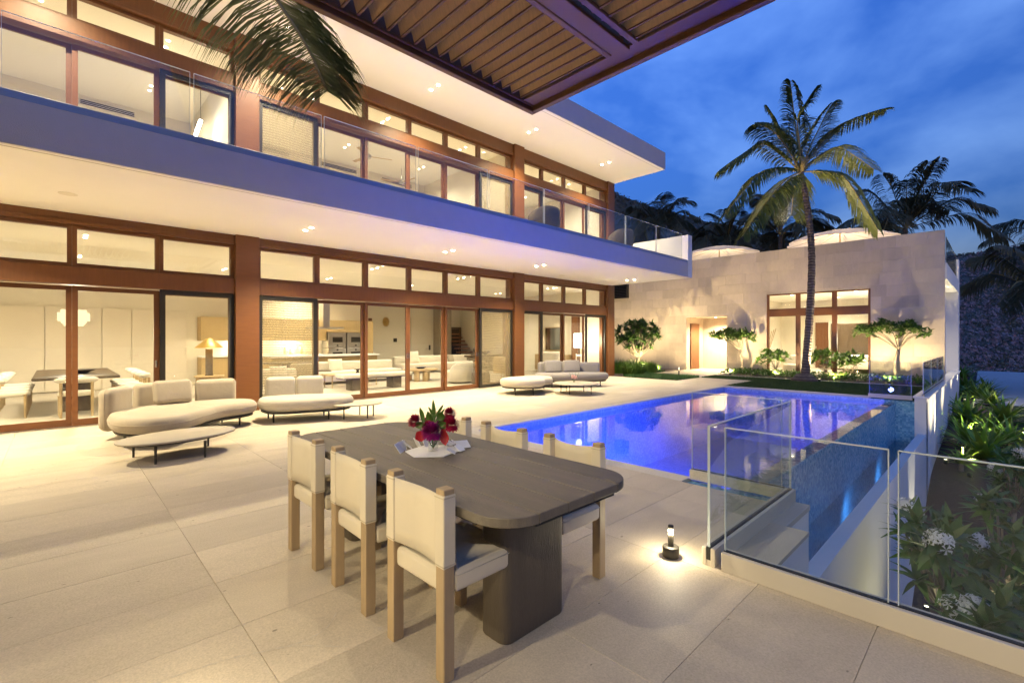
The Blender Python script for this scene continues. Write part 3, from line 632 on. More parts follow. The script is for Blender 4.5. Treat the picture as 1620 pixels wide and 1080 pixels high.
# ---------------------------------------------------------------- dining table and chairs
tb=thing('dining_table','long grey-brown plank dining table with rounded corners and slab legs','table',(1.78,2.57,0))
TX0,TX1,TY0,TY1,TRr=1.285,2.275,1.365,3.785,.20
npk=5; pw=(TX1-TX0)/npk
def ylim(x,side):
    d=min(x-TX0,TX1-x)
    e=0 if d>=TRr else TRr-math.sqrt(max(0,TRr*TRr-(TRr-d)**2))
    return TY0+e if side<0 else TY1-e
for k in range(npk):
    a,b=TX0+k*pw+(.0022 if k else .0),TX0+(k+1)*pw-(.0022 if k<npk-1 else 0)
    st=[a+(b-a)*(i/10 if k in (1,2,3) else (1-math.cos(math.pi*i/10))/2) for i in range(11)]
    poly=[(x,ylim(x,-1)) for x in st]+[(x,ylim(x,1)) for x in reversed(st)]
    cl_=[poly[0]]
    for p in poly[1:]:
        if (Vector(p)-Vector(cl_[-1])).length>.004: cl_.append(p)
    G().pad(cl_,.708,.752,.005,2,smooth=False).out('plank',TEAKGY,tb)
G().box(TX0+.03,TX1-.03,TY0+.22,TY1-.22,.688,.7075).box(TX0+.2,TX1-.2,TY0+.02,TY1-.02,.6885,.707).out('gap_shade_board',GASKET,tb)  # added black sheet, gives the plank gaps their dark shade
for y in (1.66,3.30): G().pad(rrect(1.56,2.02,y,y+.20,.055,6),0,.6875,.008,2).out('leg',TEAKV,tb)
G().rbox(1.74,1.84,1.86,3.3,.60,.687,.004,1).out('rail',TEAKV,tb)
def chair(label):
    t=thing('dining_chair',label,'chair',(0,0,0),'dining chairs round the plank table'); o=OAK
    # local: back at x=0, seat towards +x, width along y
    for y in (-.205,.205):
        l=G().rbox(-.028,.032,y-.03,y+.03,0,.842,.004,1).out('leg',o,t)
        G().rbox(-.0315,.0355,y-.0335,y+.0335,.50,.818,.004,1).out('canvas_sleeve',CANVAS,l)
        G().rbox(-.0322,.0362,y-.0342,y+.0342,.508,.514,.0004,1).rbox(-.0322,.0362,y-.0342,y+.0342,.804,.809,.0004,1).out('stitching',STITCH,l)
        G().rbox(.395,.447,y-.026,y+.026,0,.455,.004,1).out('leg',o,t)
    v=[];f=[]; ny,nz_=14,5
    for s_ in (0,1):
        for j in range(nz_+1):
            for i in range(ny+1):
                u=i/ny*2-1; bow=.04*(1-u*u); dip=.012*(1-abs(u)**2.2)
                z=.502+(.814-.502)*j/nz_ - (dip if j==nz_ else dip*j/nz_) - (.012*(1-u*u) if j==0 else 0)
                v.append((-.024-bow*-1*.9+.004*s_-.002 if False else (-.024+bow*.85+.006*s_),u*.174,z))
    q=(ny+1)*(nz_+1)
    for s_ in (0,1):
        for j in range(nz_):
            for i in range(ny): a=s_*q+j*(ny+1)+i; f.append((a,a+1,a+ny+2,a+ny+1) if s_ else (a,a+ny+1,a+ny+2,a+1))
    for i in range(ny):
        a=nz_*(ny+1)+i; f.append((a,a+q,a+q+1,a+1)); f.append((i,i+1,i+1+q,i+q))
    G().add(v,f,True).out('back_sling',CANVAS,t)
    G().pad(rrect(-.012,.44,-.1745,.1745,.012,3),.372,.474,.024,3,.004).pad(rrect(.037,.392,-.238,.238,.012,3),.374,.475,.024,3,.004).out('seat',CANVAS,t)
    so2=[(x,y,.4515) for x,y in rrect(.036,.393,-.239,.239,.012,3)]; G().tube(so2+[so2[0]],.003,4).out('seat_piping',CANVAS,t)
    return t
c0=chair('nearest of the three canvas chairs on the left side of the plank table'); c0.location=(1.225,1.90,0); WL[c0.name]=Vector(c0.location); c0.rotation_euler=(0,0,R(1))
copy_tree(c0,(1.228,2.60,0),R(-1.5),None,'middle of the three canvas chairs on the left side of the plank table')
copy_tree(c0,(1.22,3.29,0),R(1),None,'farthest of the three canvas chairs on the left side of the plank table')
copy_tree(c0,(2.46,1.96,0),R(180.5),None,'nearest of the canvas chairs on the pool side of the table')
copy_tree(c0,(2.455,2.63,0),R(179),None,'middle of the canvas chairs on the pool side, behind the table')
copy_tree(c0,(2.46,3.30,0),R(181),None,'farthest of the canvas chairs on the pool side, half hidden by the flowers')
# ---------------------------------------------------------------- flowers and paper tray on the table
VX,VY,VZ=1.79,2.60,.7535
tr=thing('folded_tray','white folded metal tray of flat hexagon shape under the red bouquet','tray',(VX,VY,VZ),)
hx=[(VX+.19*math.cos(R(60*i+18))*1.0,VY+.175*math.sin(R(60*i+18))) for i in range(6)]
G().pad(hx,VZ,VZ+.006,.001,1,smooth=False).out('plate',PAPER,tr)
rs=random.Random(5)
for (ax,ay,rz,tl,sz) in ((-.17,.14,40,55,.075),(-.13,.17,20,70,.07),(-.08,.19,65,40,.08),(-.01,.17,80,65,.075),(.06,.15,10,60,.08),(.16,.06,30,25,.085),(.19,.0,60,30,.07),(.12,-.13,15,35,.06),(.03,-.155,50,30,.065),(.2,-.06,-20,20,.09)):
    M=Matrix.Translation((VX+ax,VY+ay,VZ+.026))@Matrix.Rotation(R(rz),4,'Z')@Matrix.Rotation(R(tl),4,'X')
    G().rbox(-sz/2,sz/2,-sz/2,sz/2,-.0025,.0025,.001,1,M).out('facet',PAPER,tr)
va=thing('flower_vase','clear glass tumbler of magenta flowers and strap leaves on the table','vase',(VX,VY,VZ+.007))
z0=VZ+.007
vg=G().lathe((VX,VY,z0),[(.028,0),(.034,.001),(.036,.075),(.033,.075),(.031,.012),(.0,.012)],18,capb=True,capt=False).out('glass',GLASS,va)
st_=G()
FL=[(-.085,.10,.15,.052,REDP),(-.005,-.045,.135,.062,PURP),(.10,-.02,.15,.052,REDP),(.085,.0,.195,.045,REDP)]
rx,ry=math.sin(AZ),-math.cos(AZ); fx,fy=math.cos(AZ),math.sin(AZ)
def scr(a,d,z): return Vector((VX+rx*a+fx*d,VY+ry*a+fy*d,z0+z))
def bloom(c,r,mat,parent,seed,n=180):
    rs=random.Random(seed); v=[];f=[]
    for i in range(n):
        t=math.acos(1-1.72*(i+.5)/n); p=i*2.39996; d=Vector((math.sin(t)*math.cos(p),math.sin(t)*math.sin(p),math.cos(t))); up=(Vector((0,0,1))-d*d.z).normalized() if abs(d.z)<.99 else Vector((1,0,0)); s_=d.cross(up)
        L=r*rs.uniform(.88,1.08); wd=r*.13; b=c+d*L*.35; m=c+d*L*.78+up*wd*.4; e=c+d*L-up*0
        k=len(v); v+=[b-s_*wd*.5,b+s_*wd*.5,m+s_*wd,e+s_*wd*.55,e-s_*wd*.55,m-s_*wd]; f+=[(k,k+1,k+2,k+5),(k+5,k+2,k+3,k+4)]
    return G().add(v,f,True).out('bloom',mat,parent)
for i,(a,b,zz,r,mt) in enumerate(((-.125,.02,.185,.05,REDP),(0.0,-.05,.128,.072,PURP),(.105,.03,.235,.046,REDP),(.12,-.015,.168,.058,REDP),(-.04,.08,.16,.055,REDP),(.05,.08,.17,.05,PURP),(-.03,-.0,.15,.05,REDP))):
    c=scr(a,b,zz); bloom(c,r,mt,va,i); st_.tube([(VX,VY,z0+.014),((VX*2+c.x)/3,(VY*2+c.y)/3,z0+.08),tuple(c)],.003,5)
st_.out('stem',LEAFY,va)
def strap(p0,p1,wd,mat,parent,bend=.02,nm='leaf'):
    p0,p1=Vector(p0),Vector(p1); d=(p1-p0); s_=d.cross(Vector((fx,fy,0))).normalized(); nrm=Vector((fx,fy,0)); v=[];f=[]
    for i in range(7):
        t=i/6; c=p0+d*t+nrm*bend*math.sin(t*math.pi); w_=wd*(.35+.65*math.sin(min(1,t*1.5)*math.pi/2))*(1 if t<.6 else max(.05,1-((t-.6)/.4)**2)); v+=[c-s_*w_,c+nrm*w_*.35,c+s_*w_]
    for i in range(6):
        for q in (0,1): a=i*3+q; f.append((a,a+1,a+4,a+3))
    return G().add(v,f,True).out(nm,mat,parent)
for (a,b,zz,a2,b2,z2,wd) in ((-.06,0,.15,-.088,0,.285,.015),(-.045,0,.15,-.035,.0,.26,.012),(.0,.02,.15,-.004,.02,.335,.013),(.0,.02,.20,.065,.02,.30,.009),(.0,.02,.17,.075,.02,.275,.009),(.0,.02,.20,-.035,.02,.285,.009),(.0,.02,.17,-.04,.02,.255,.009),(-.03,0,.13,-.02,.01,.24,.011),(.02,.02,.14,.07,.03,.23,.015)):
    strap(scr(a,b,zz),scr(a2,b2,z2),wd,LEAFY,va)
for (a,b,zz,a2,b2,z2,wd,mt) in ((-.04,-.05,.125,-.105,-.06,.085,.036,REDL),(.07,-.05,.15,.09,-.06,.045,.03,REDL),(-.08,-.02,.15,-.10,-.03,.19,.03,LEAFY),(.03,0,.2,.07,-.02,.245,.028,LEAFY),(-.06,-.03,.17,-.02,-.04,.14,.025,LEAFY),(.05,-.05,.19,.09,-.06,.16,.026,LEAFY)):
    strap(scr(a,b,zz),scr(a2,b2,z2),wd,mt,va,.01)
# ---------------------------------------------------------------- bollard lamps
def bollard(x,y,label,h=.21,e=2.2,wh=True):
    t=thing('bollard_lamp',label,'lamp',(x,y,0))
    G().lathe((x,y,0),[(.052,0),(.055,.004),(.055,.068),(.052,.072)],24).out('base',DARKM,t)
    G().cyl((x,y,.07),(x,y,.155),.019,.019,16).out('stem',DARKM,t)
    G().cyl((x,y,.155),(x,y,.178),.0165,.0165,16).out('lens',GLOWB,t)
    G().lathe((x,y,.178),[(.019,0),(.019,.036),(.017,.038)],16).out('cap',DARKM,t)
    for k in range(5): light('bollard_light','POINT',(x+.024*math.cos(1.26*k+.5),y+.024*math.sin(1.26*k+.5),.166),e/5,WARM,t,.006)
bollard(3.04,1.57,'small dark bollard lamp on the deck beside the glass balustrade')
bollard(.22,2.06,'small dark bollard lamp standing on the deck by the left front edge of the picture',e=3.6)
# ---------------------------------------------------------------- lounge sofas
def piping(t,out,z,mat,k=1.0,r=.006):
    P_=[(x,y,z) for x,y in out]; n=len(P_); G().tube(P_+[P_[0]],r,5).out('piping',mat,t)
def legs(t,pts,z,mat=DARKM,r=.018):
    for x,y in pts: G().cyl((x,y,0),(x,y,z),r*.75,r,10).out('leg',mat,t)
def seam(o,M,x0,x1,z0,z1,r,mat):
    P_=[M@Vector((x,0,z)) for x,z in rrect(x0-.001,x1+.001,z0-.001,z1+.001,r,5)]; G().tube(P_+[P_[0]],.0055,5).out('piping',mat,o)
def upright(t,p0,p1,th,z0,z1,mat,r=.06,nm='backrest',lean=0):
    p0,p1=Vector(p0),Vector(p1); L=(p1-p0).length; a=math.atan2(p1.y-p0.y,p1.x-p0.x)
    M=Matrix.Translation(((p0.x+p1.x)/2,(p0.y+p1.y)/2,0))@Matrix.Rotation(a,4,'Z')
    o=G().rbox(-L/2,L/2,-th/2,th/2,z0,z1,r,5,M).out(nm,mat,t); seam(o,M,-L/2,L/2,z0,z1,r,mat); return o
s1=thing('outdoor_sofa','beige kidney shaped outdoor sofa with three upright back pads and one cushion','sofa',(1.4,9,0))
out1=spline([(.52,8.7),(.60,8.22),(.90,7.92),(1.26,7.95),(1.56,8.28),(1.92,8.70),(2.30,8.86),(2.55,9.12),(2.46,9.52),(2.05,9.72),(1.4,9.75),(.85,9.55),(.58,9.18)],6)
G().pad(out1,.20,.42,.095,5,.02).out('seat',SOFAB,s1)
G().pad([(1.45+(x-1.45)*.94,8.85+(y-8.85)*.94) for x,y in out1],.165,.198,.01,2).out('base',DARKM,s1)
piping(s1,out1,.325,SOFAB); legs(s1,((.68,8.38),(2.12,9.62),(2.28,9.14),(1.0,9.45),(1.2,8.15)),.17)
upright(s1,(.50,9.06),(.80,9.60),.22,.13,.76,SOFAB,.10); upright(s1,(.90,9.76),(1.72,9.98),.20,.2,.76,SOFAB,.08); upright(s1,(1.78,9.96),(2.40,9.88),.20,.2,.76,SOFAB,.08)
M=Matrix.Translation((1.38,9.48,.62))@Matrix.Rotation(R(8),4,'Z')@Matrix.Rotation(R(-14),4,'X')
seam(G().rbox(-.27,.27,-.075,.075,-.19,.19,.07,5,M).out('cushion',SOFAB,s1),M,-.27,.27,-.19,.19,.07,SOFAB)
ct=thing('coffee_table','low oval ceramic coffee table in front of the beige kidney sofa','table',(1.1,7.3,0))
G().pad(ell(1.14,7.36,.66,.42,40,R(12),2.1),.235,.262,.012,3).out('top',CERAM,ct); G().pad(ell(1.14,7.36,.58,.35,32,R(12)),.21,.234,.004,2).out('apron',DARKM,ct); legs(ct,((.85,6.99),(1.35,6.97),(.70,7.60),(1.52,7.66)),.21,DARKM,.017)
s2=thing('outdoor_sofa','off-white oval outdoor daybed with two back pads by the middle column','sofa',(3.2,9,0))
out2=spline([(2.62,9.15),(2.72,8.78),(3.2,8.56),(3.7,8.45),(4.05,8.55),(4.14,8.85),(3.95,9.18),(3.4,9.5),(2.95,9.62),(2.68,9.5)],6)
G().pad(out2,.20,.42,.095,5,.015).out('seat',SOFAW,s2); G().pad([(3.35+(x-3.35)*.94,9.03+(y-9.03)*.92) for x,y in out2],.165,.198,.01,2).out('base',DARKM,s2)
piping(s2,out2,.325,SOFAW); legs(s2,((2.78,8.98),(2.85,9.5),(3.64,8.66),(3.75,9.15)),.17)
upright(s2,(2.84,9.62),(3.33,9.52),.17,.2,.76,SOFAW,.07); upright(s2,(3.36,9.51),(3.83,9.38),.17,.2,.76,SOFAW,.07)
st=thing('side_table','small round-edged ceramic side table at the end of the off-white daybed','table',(4.1,8.5,0))
G().pad(ell(4.08,8.42,.46,.36,36,R(-20)),.262,.285,.01,3).out('top',CERAM,st); legs(st,((3.83,8.44),(4.2,8.24),(4.40,8.40),(4.28,8.72)),.262,DARKM,.014)
ot=thing('ottoman','cream peanut shaped outdoor ottoman nearest the pool','ottoman',(9.3,9,0))
out3=spline([(8.55,9.12),(8.70,8.66),(9.05,8.40),(9.36,8.44),(9.60,8.62),(9.92,8.66),(10.2,8.9),(10.24,9.3),(10.0,9.55),(9.55,9.6),(9.1,9.62),(8.72,9.48)],6)
G().pad(out3,.20,.42,.095,5,.012).out('seat',SOFAW,ot); G().pad([(9.35+(x-9.35)*.93,9.02+(y-9.02)*.93) for x,y in out3],.17,.198,.01,2).out('base',DARKM,ot); piping(ot,out3,.325,SOFAW); legs(ot,((8.72,8.88),(9.06,8.56),(10.02,9.04),(9.28,9.5)),.17,DARKM,.016)
s3=thing('outdoor_sofa','grey two-seat outdoor sofa with two cushions behind the round coffee table','sofa',(11.7,9.2,0))
out4=spline([(10.62,9.85),(10.8,9.35),(11.3,8.95),(11.9,8.6),(12.4,8.5),(12.62,8.75),(12.5,9.25),(12.1,9.8),(11.5,10.2),(10.95,10.25)],6)
G().pad(out4,.20,.42,.095,5,.012).out('seat',SOFAG,s3); G().pad([(11.6+(x-11.6)*.94,9.35+(y-9.35)*.94) for x,y in out4],.165,.198,.01,2).out('base',DARKM,s3); piping(s3,out4,.325,SOFAG); legs(s3,((10.95,9.55),(12.35,8.75),(11.3,10.05),(12.2,9.45)),.17)
upright(s3,(11.05,10.22),(11.6,10.1),.16,.2,.74,SOFAG,.07); upright(s3,(11.65,10.06),(12.15,9.72),.16,.2,.74,SOFAG,.07); upright(s3,(12.22,9.66),(12.66,9.0),.17,.2,.72,SOFAG,.07)
for (x,y,a) in ((11.35,9.86,-28),(11.86,9.52,-34)):
    M=Matrix.Translation((x,y,.60))@Matrix.Rotation(R(a),4,'Z')@Matrix.Rotation(R(-12),4,'X'); seam(G().rbox(-.28,.28,-.07,.07,-.19,.2,.065,5,M).out('cushion',SOFAG,s3),M,-.28,.28,-.19,.2,.065,SOFAG)
ct=thing('coffee_table','low round ceramic coffee table with small bouquet beside the cream ottoman','table',(10.2,8.05,0))
G().pad(ell(10.2,8.02,.62,.62,40),.262,.285,.01,3).out('top',CERAM,ct); legs(ct,((9.83,7.95),(10.28,7.58),(10.36,8.5),(10.64,8.1),(9.95,8.35)),.262,DARKM,.014)
bq=thing('small_bouquet','small pale pink bouquet in a glass on the round coffee table','flowers',(10.2,8.1,.286))
G().lathe((10.2,8.1,.286),[(.03,0),(.032,.09)],14,capt=False).out('glass',GLASS,bq)
for i,(a,b,zz,r) in enumerate(((-.06,0,.15,.05),(.04,-.04,.14,.055),(.07,.04,.16,.045),(0,.05,.18,.045),(-.03,-.05,.13,.05))): bloom(Vector((10.2+a,8.1+b,.286+zz)),r,PINKP,bq,20+i,60)
for a in (-.12,-.05,.05,.13): G().tube([(10.2,8.1,.3),(10.2+a*.6,8.1-a*.4,.45),(10.2+a*rx,8.1+a*ry,.56)],.004,4).out('twig',LEAFD,bq)
# ---------------------------------------------------------------- indoor furniture
def part_box(t,nm,x0,x1,y0,y1,z0,z1,mat,r=.01): return G().rbox(x0,x1,y0,y1,z0,z1,r,2).out(nm,mat,t)
# dining room: wardrobe doors, table, chairs, pendant, bowl
wr=thing('wardrobe','flush cream wardrobe doors along the back wall of the indoor dining room','wardrobe',(1,18.1,0))
ed=[-3.9,-2.9,-1.6,-.23,.95,1.63,2.32,3.02]
for a,b in zip(ed,ed[1:]):
    q=G().rbox(a+.006,b-.006,18.14,18.195,.03,2.37,.003,1).out('door',PANEL,wr); G().box(b-.03,b-.006,18.12,18.139,.95,1.2).out('pull',INTWALL,q)
dt=thing('indoor_table','dark wooden indoor dining table with slim edge behind the sliding doors','table',(.3,14.2,0))
G().pad(rrect(-.34,.95,12.6,15.9,.03,3),.69,.745,.02,2).out('top',WOODD,dt)
for y in (13.2,15.2): G().rbox(.05,.56,y,y+.14,0,.69,.02,2).out('leg',WOODD,dt)
def din_chair(label):
    t=thing('indoor_chair',label,'chair',(0,0,0),'boucle chairs round the indoor dining table')
    for x,y in ((-.22,-.22),(-.22,.22),(.2,-.24),(.2,.24)): G().cyl((x,y,0),(x,y,.66 if x<0 else .44),.02,.024,8).out('leg',OAKH,t)
    G().pad(ell(0,0,.27,.27,24,0,2.6),.40,.48,.035,3).out('seat',INFAB,t)
    pts=[(-.22+.1*abs(u)**2*1.6,u*.30,.70) for u in [i/6-1 for i in range(13)]]
    G().tube(pts,[.03]+[.055]*11+[.03],8).out('backrest',INFAB,t); return t
side=['nearest','second','third','farthest']
i0=None
for k,y in enumerate((13.0,13.75,14.5,15.25)):
    for sx,nm in ((-1,'left'),(1,'right')):
        lb='%s boucle chair from the glass on the %s side of the indoor dining table'%(side[k],nm)
        loc=(.30-.92 if sx<0 else .30+.92,y,0); rz=0 if sx<0 else math.pi
        if i0 is None: i0=din_chair(lb); i0.location=loc
        else: copy_tree(i0,loc,rz,None,lb)
copy_tree(i0,(.28,12.42,0),R(90),None,'boucle chair at the near head of the indoor dining table')
bw=thing('serving_bowl','shallow tan wooden bowl in the middle of the indoor dining table','bowl',(.4,13.9,.746)); G().lathe((.4,13.7,.746),[(.08,0),(.09,.01),(.24,.09),(.23,.095),(.07,.02)],24).out('bowl_shell',WOODD,bw)
pd=thing('pendant_lamp','tiered cream drum pendant over the indoor dining table','lamp',(.28,14.3,1.75))
for (r,z,h) in ((.22,2.08,.05),(.27,1.88,.19),(.21,1.82,.055),(.17,1.77,.045)): G().lathe((.28,14.3,z),[(r-.01,0),(r,.005),(r,h-.005),(r-.01,h)],28).out('tier',SHADE,pd)
G().cyl((.28,14.3,2.13),(.28,14.3,3.45),.008,.008,6).out('cord',DARKM,pd)
light('pendant_light','POINT',(.28,14.3,1.6),14,WARMI,pd,.15)
# corner table with lamp
sd=thing('corner_table','round oak side table beside the sliding doors under the conical lamp','table',(2.9,14.5,0)); G().lathe((2.9,14.5,0),[(.3,0),(.3,.48),(.34,.485),(.34,.52)],24).out('drum',OAKH,sd)
lp=thing('table_lamp','table lamp with conical woven shade and rough tan column base','lamp',(2.9,14.5,.52))
G().lathe((2.9,14.5,.525),[(.10,0),(.10,.02),(.085,.03),(.085,.7)],14).out('base',BASKET,lp); G().lathe((2.9,14.5,1.2),[(.33,.05),(.06,.30),(.05,.30)],24,capb=False).out('shade',GOLD,lp)
light('lamp_light','POINT',(2.9,14.5,1.28),10,WARM,lp,.05)
# kitchen
kt=thing('kitchen_cabinets','warm veneer kitchen wall cabinets with built in ovens','kitchen',(6,17.9,0))
ed=[3.3,4.1,4.9,5.7,6.5,7.32]
for a,b in zip(ed,ed[1:]): part_box(kt,'cabinet_door',a+.004,b-.004,17.62,18.19,1.42,2.19,KITCH,.004); part_box(kt,'base_cabinet',a+.004,b-.004,17.55,18.19,.08,.88,KITCH,.004)
part_box(kt,'worktop',3.3,7.32,17.5,18.19,.882,.93,PAPER,.004)
part_box(kt,'tall_cabinet',7.32,8.78,17.56,18.19,1.73,2.19,KITCH,.004); part_box(kt,'tall_cabinet',7.32,8.78,17.56,18.19,.0,.55,KITCH,.004); part_box(kt,'tall_cabinet',8.78,9.19,17.56,18.19,.0,2.19,KITCH,.004)
light('cabinet_strip','POINT',(4.6,17.75,1.36),14,WARM,kt,.05); light('cabinet_strip','POINT',(6.2,17.75,1.36),14,WARM,kt,.05)
for a in (7.34,8.07):
    for z in (.57,1.15):
        q=part_box(kt,'oven',a,a+.69,17.5,18.1,z,z+.56,STEEL,.006); G().box(a+.16,a+.55,17.493,17.499,z+.2,z+.40).out('oven_glass',SCREENTV,q); G().cyl((a+.345,17.46,z+.08 if z>1 else z+.49),(a+.345,17.5,z+.08 if z>1 else z+.49),.03,.03,10).out('knob',DARKM,q)
hd=thing('cooker_hood','steel island cooker hood hanging from the kitchen ceiling','hood',(6.9,16.9,1.8)); part_box(hd,'flue',6.78,7.02,16.6,16.9,1.9,3.44,STEEL,.004); part_box(hd,'canopy',6.35,7.45,16.4,17.1,1.84,1.898,STEEL,.01)
isl=thing('kitchen_island','pale veneer kitchen island with dark oval bar top','island',(6,16.6,0)); part_box(isl,'body',5.0,8.7,16.3,17.1,0,.86,KITCH,.006); part_box(isl,'worktop',4.95,8.75,16.2,17.15,.862,.92,PAPER,.006)
G().pad(ell(5.4,15.9,.85,.5,32),.70,.745,.015,2).out('bar_top',WOODD,isl); G().cyl((5.4,15.9,0),(5.4,15.9,.70),.25,.22,16).out('bar_leg',WOODD,isl)
fa=thing('kitchen_tap','slim dark arched kitchen tap on the worktop','tap',(4.75,17.7,.93)); G().tube([(4.75,17.75,.93),(4.75,17.75,1.22),(4.75,17.70,1.30),(4.75,17.6,1.30),(4.75,17.56,1.24)],.014,8).out('spout',DARKM,fa)
for i,(x,h,r,lb) in enumerate(((5.9,.24,.06,'tallest pale canister on the kitchen worktop'),(6.1,.17,.07,'squat pale canister on the kitchen worktop'),(6.45,.28,.05,'slim tan bottle on the kitchen worktop'))):
    t=thing('canister',lb,'canister',(x,17.8,.931)); G().lathe((x,17.8,.931),[(r*.9,0),(r,.01),(r,h-.03)],14).out('body',INTWALL if i<2 else OAKH,t); G().lathe((x,17.8,.931+h-.03),[(r*.8,0),(r*.8,.025),(r*.3,.04)],12).out('lid',OAKH,t)
# stool
so_=thing('bar_stool','small round upholstered stool in front of the kitchen island','stool',(6.2,15.4,0)); G().lathe((6.3,15.3,0),[(.2,0),(.22,.02),(.22,.42),(.18,.46)],20).out('body',BASKET,so_)
# living room seating
def box_sofa(nm,label,x0,x1,y0,y1,back,mat=INFAB,hb=.72):
    t=thing(nm,label,'sofa',((x0+x1)/2,(y0+y1)/2,0)); G().rbox(x0,x1,y0,y1,.08,.42,.07,4).out('seat',mat,t)
    bx={'y1':(x0,x1,y1-.22,y1),'x0':(x0,x0+.22,y0,y1),'x1':(x1-.22,x1,y0,y1),'y0':(x0,x1,y0,y0+.22)}[back]; G().rbox(*bx,.36,hb,.08,4).out('backrest',mat,t)
    for x,y in ((x0+.1,y0+.1),(x1-.1,y0+.1),(x0+.1,y1-.1),(x1-.1,y1-.1)): G().cyl((x,y,0),(x,y,.09),.02,.02,8).out('leg',DARKM,t)
    return t
def pillow(label,c,rz,sz=.25,mat=INFAB,tilt=-18):
    t=thing('throw_pillow',label,'pillow',c); M=Matrix.Translation(c)@Matrix.Rotation(R(rz),4,'Z')@Matrix.Rotation(R(tilt),4,'X')
    v=[];f=[];n=10
    for s_ in (-1,1):
        for i in range(n+1):
            for j in range(n+1):
                u,w_=i/n*2-1,j/n*2-1; b=(1-u**4)*(1-w_**4); k=1-.09*(1-u*u)*abs(w_)**3; k2=1-.09*(1-w_*w_)*abs(u)**3; v.append(M@Vector((u*sz*k2,s_*.085*b**.6,w_*sz*k)))
    q=(n+1)**2
    for s_ in (0,1):
        for i in range(n):
            for j in range(n): a=s_*q+i*(n+1)+j; f.append((a,a+1,a+n+2,a+n+1) if s_==0 else (a,a+n+1,a+n+2,a+1))
    G().add(v,f,True).out('pillow_body',mat,t)
box_sofa('indoor_sofa','long cream indoor sofa with its back to the kitchen island',6.0,9.0,15.0,15.9,'y1'); pillow('white square pillow on the cream sofa by the kitchen',(6.75,15.5,.58),0)
box_sofa('indoor_sofa','cream indoor sofa near the back wall behind the twin coffee table',10.4,14.6,17.2,18.2,'y1'); pillow('large white pillow on the back wall sofa',(11.2,17.75,.66),0,.3); pillow('small tan pillow on the back wall sofa',(13.2,17.75,.56),10,.2,SOFAB)
t=thing('round_armchair','cream tub armchair with curved back seen from behind through the sliding doors','armchair',(9.75,12.75,0))
G().pad(ell(9.85,12.8,.46,.46,28),.06,.42,.06,4).out('seat',INFAB,t)
v=[];f=[];n=20
for k,(r,z) in enumerate(((.47,.05),(.5,.1),(.5,.66),(.48,.72),(.42,.72),(.39,.66),(.39,.3))):
    for i in range(n+1):
        a=R(-165+i/n*205); zz=z if z<.2 else z-.26*max(0,(abs(i/n-.5)*2-.55)/.45)**2; v.append((9.85+r*math.cos(a),12.8+r*math.sin(a),zz))
for k in range(6):
    for i in range(n): f.append((k*(n+1)+i,k*(n+1)+i+1,(k+1)*(n+1)+i+1,(k+1)*(n+1)+i))
for e in (0,n): f.append(tuple(k*(n+1)+e for k in range(7))[::(1 if e else -1)])
G().add(v,f,True).out('backrest',INFAB,t)
t=thing('coffee_table','pale wooden coffee table on round drum legs in the living room','table',(9.3,14.3,0)); G().pad(ell(9.35,14.35,.66,.5,32),.36,.42,.02,3).out('top',OAKH,t)
for x,y in ((9.0,14.05),(9.3,13.98),(9.72,14.5),(9.1,14.7)): G().cyl((x,y,0),(x,y,.36),.1,.1,14).out('leg',OAKH,t)
t=thing('serving_dish','shallow dark dish on the drum leg coffee table','dish',(9.35,14.35,.421)); G().lathe((9.35,14.35,.421),[(.1,0),(.2,.05),(.19,.055),(.09,.012)],20).out('dish_shell',DARKM,t)
t=thing('upholstered_bench','long cream upholstered bench on dark panel legs behind the glass','bench',(7,13,0)); G().rbox(5.75,8.0,12.72,13.3,.36,.47,.03,3).out('seat',INFAB,t); G().box(5.78,7.97,12.75,13.27,.335,.359).out('frame',WOODD,t)
for x in (6.05,7.35): G().rbox(x,x+.3,12.8,13.2,0,.334,.008,1).out('leg',WOODD,t)
t=thing('low_table','slim wooden low table with a small pedestal dish beside the long bench','table',(6.6,14.2,0)); G().rbox(5.9,7.5,13.9,14.6,.36,.40,.01,2).out('top',OAKH,t)
for x in (5.98,7.42):
    for y in (13.97,14.53): G().cyl((x,y,0),(x,y,.36),.02,.024,8).out('leg',OAKH,t)
t=thing('pedestal_dish','small dark pedestal dish on the slim low table','dish',(6.9,14.2,.401)); G().lathe((6.9,14.2,.401),[(.07,0),(.03,.06),(.05,.09),(.13,.12),(.12,.125)],18).out('dish_shell',DARKM,t)
t=thing('lounge_chair','grey woven lounge chair with a rounded back beside the screen door','armchair',(4.6,12.6,0)); G().pad(ell(4.3,12.9,.5,.55,28),.05,.42,.1,4).out('seat',INFAB,t); G().pad(ell(4.2,13.3,.5,.2,24),.3,.7,.09,4).out('backrest',INFAB,t)
pillow('white pillow on the grey lounge chair by the screen door',(4.15,13.0,.58),0,.22)
t=thing('lounge_chair','small tan rounded lounge chair in front of the bar top','armchair',(5.9,14.6,0)); G().pad(ell(5.4,14.5,.36,.36,24),.05,.40,.1,4).out('seat',BASKET,t); G().pad(ell(5.4,14.8,.36,.14,24),.3,.74,.07,4).out('backrest',SOFAB,t)
for (x,y,r) in ((10.9,11.75,.3),(11.3,12.2,.26)):
    t=thing('woven_pouf','%s woven grey pouf just inside the screen door'%('larger' if r>.28 else 'smaller'),'pouf',(x-.95,y,0)); G().lathe((x-.95,y,0),[(r*.85,0),(r,.06),(r*1.03,.2),(r,.36),(r*.8,.42)],20).out('body',BASKET,t)
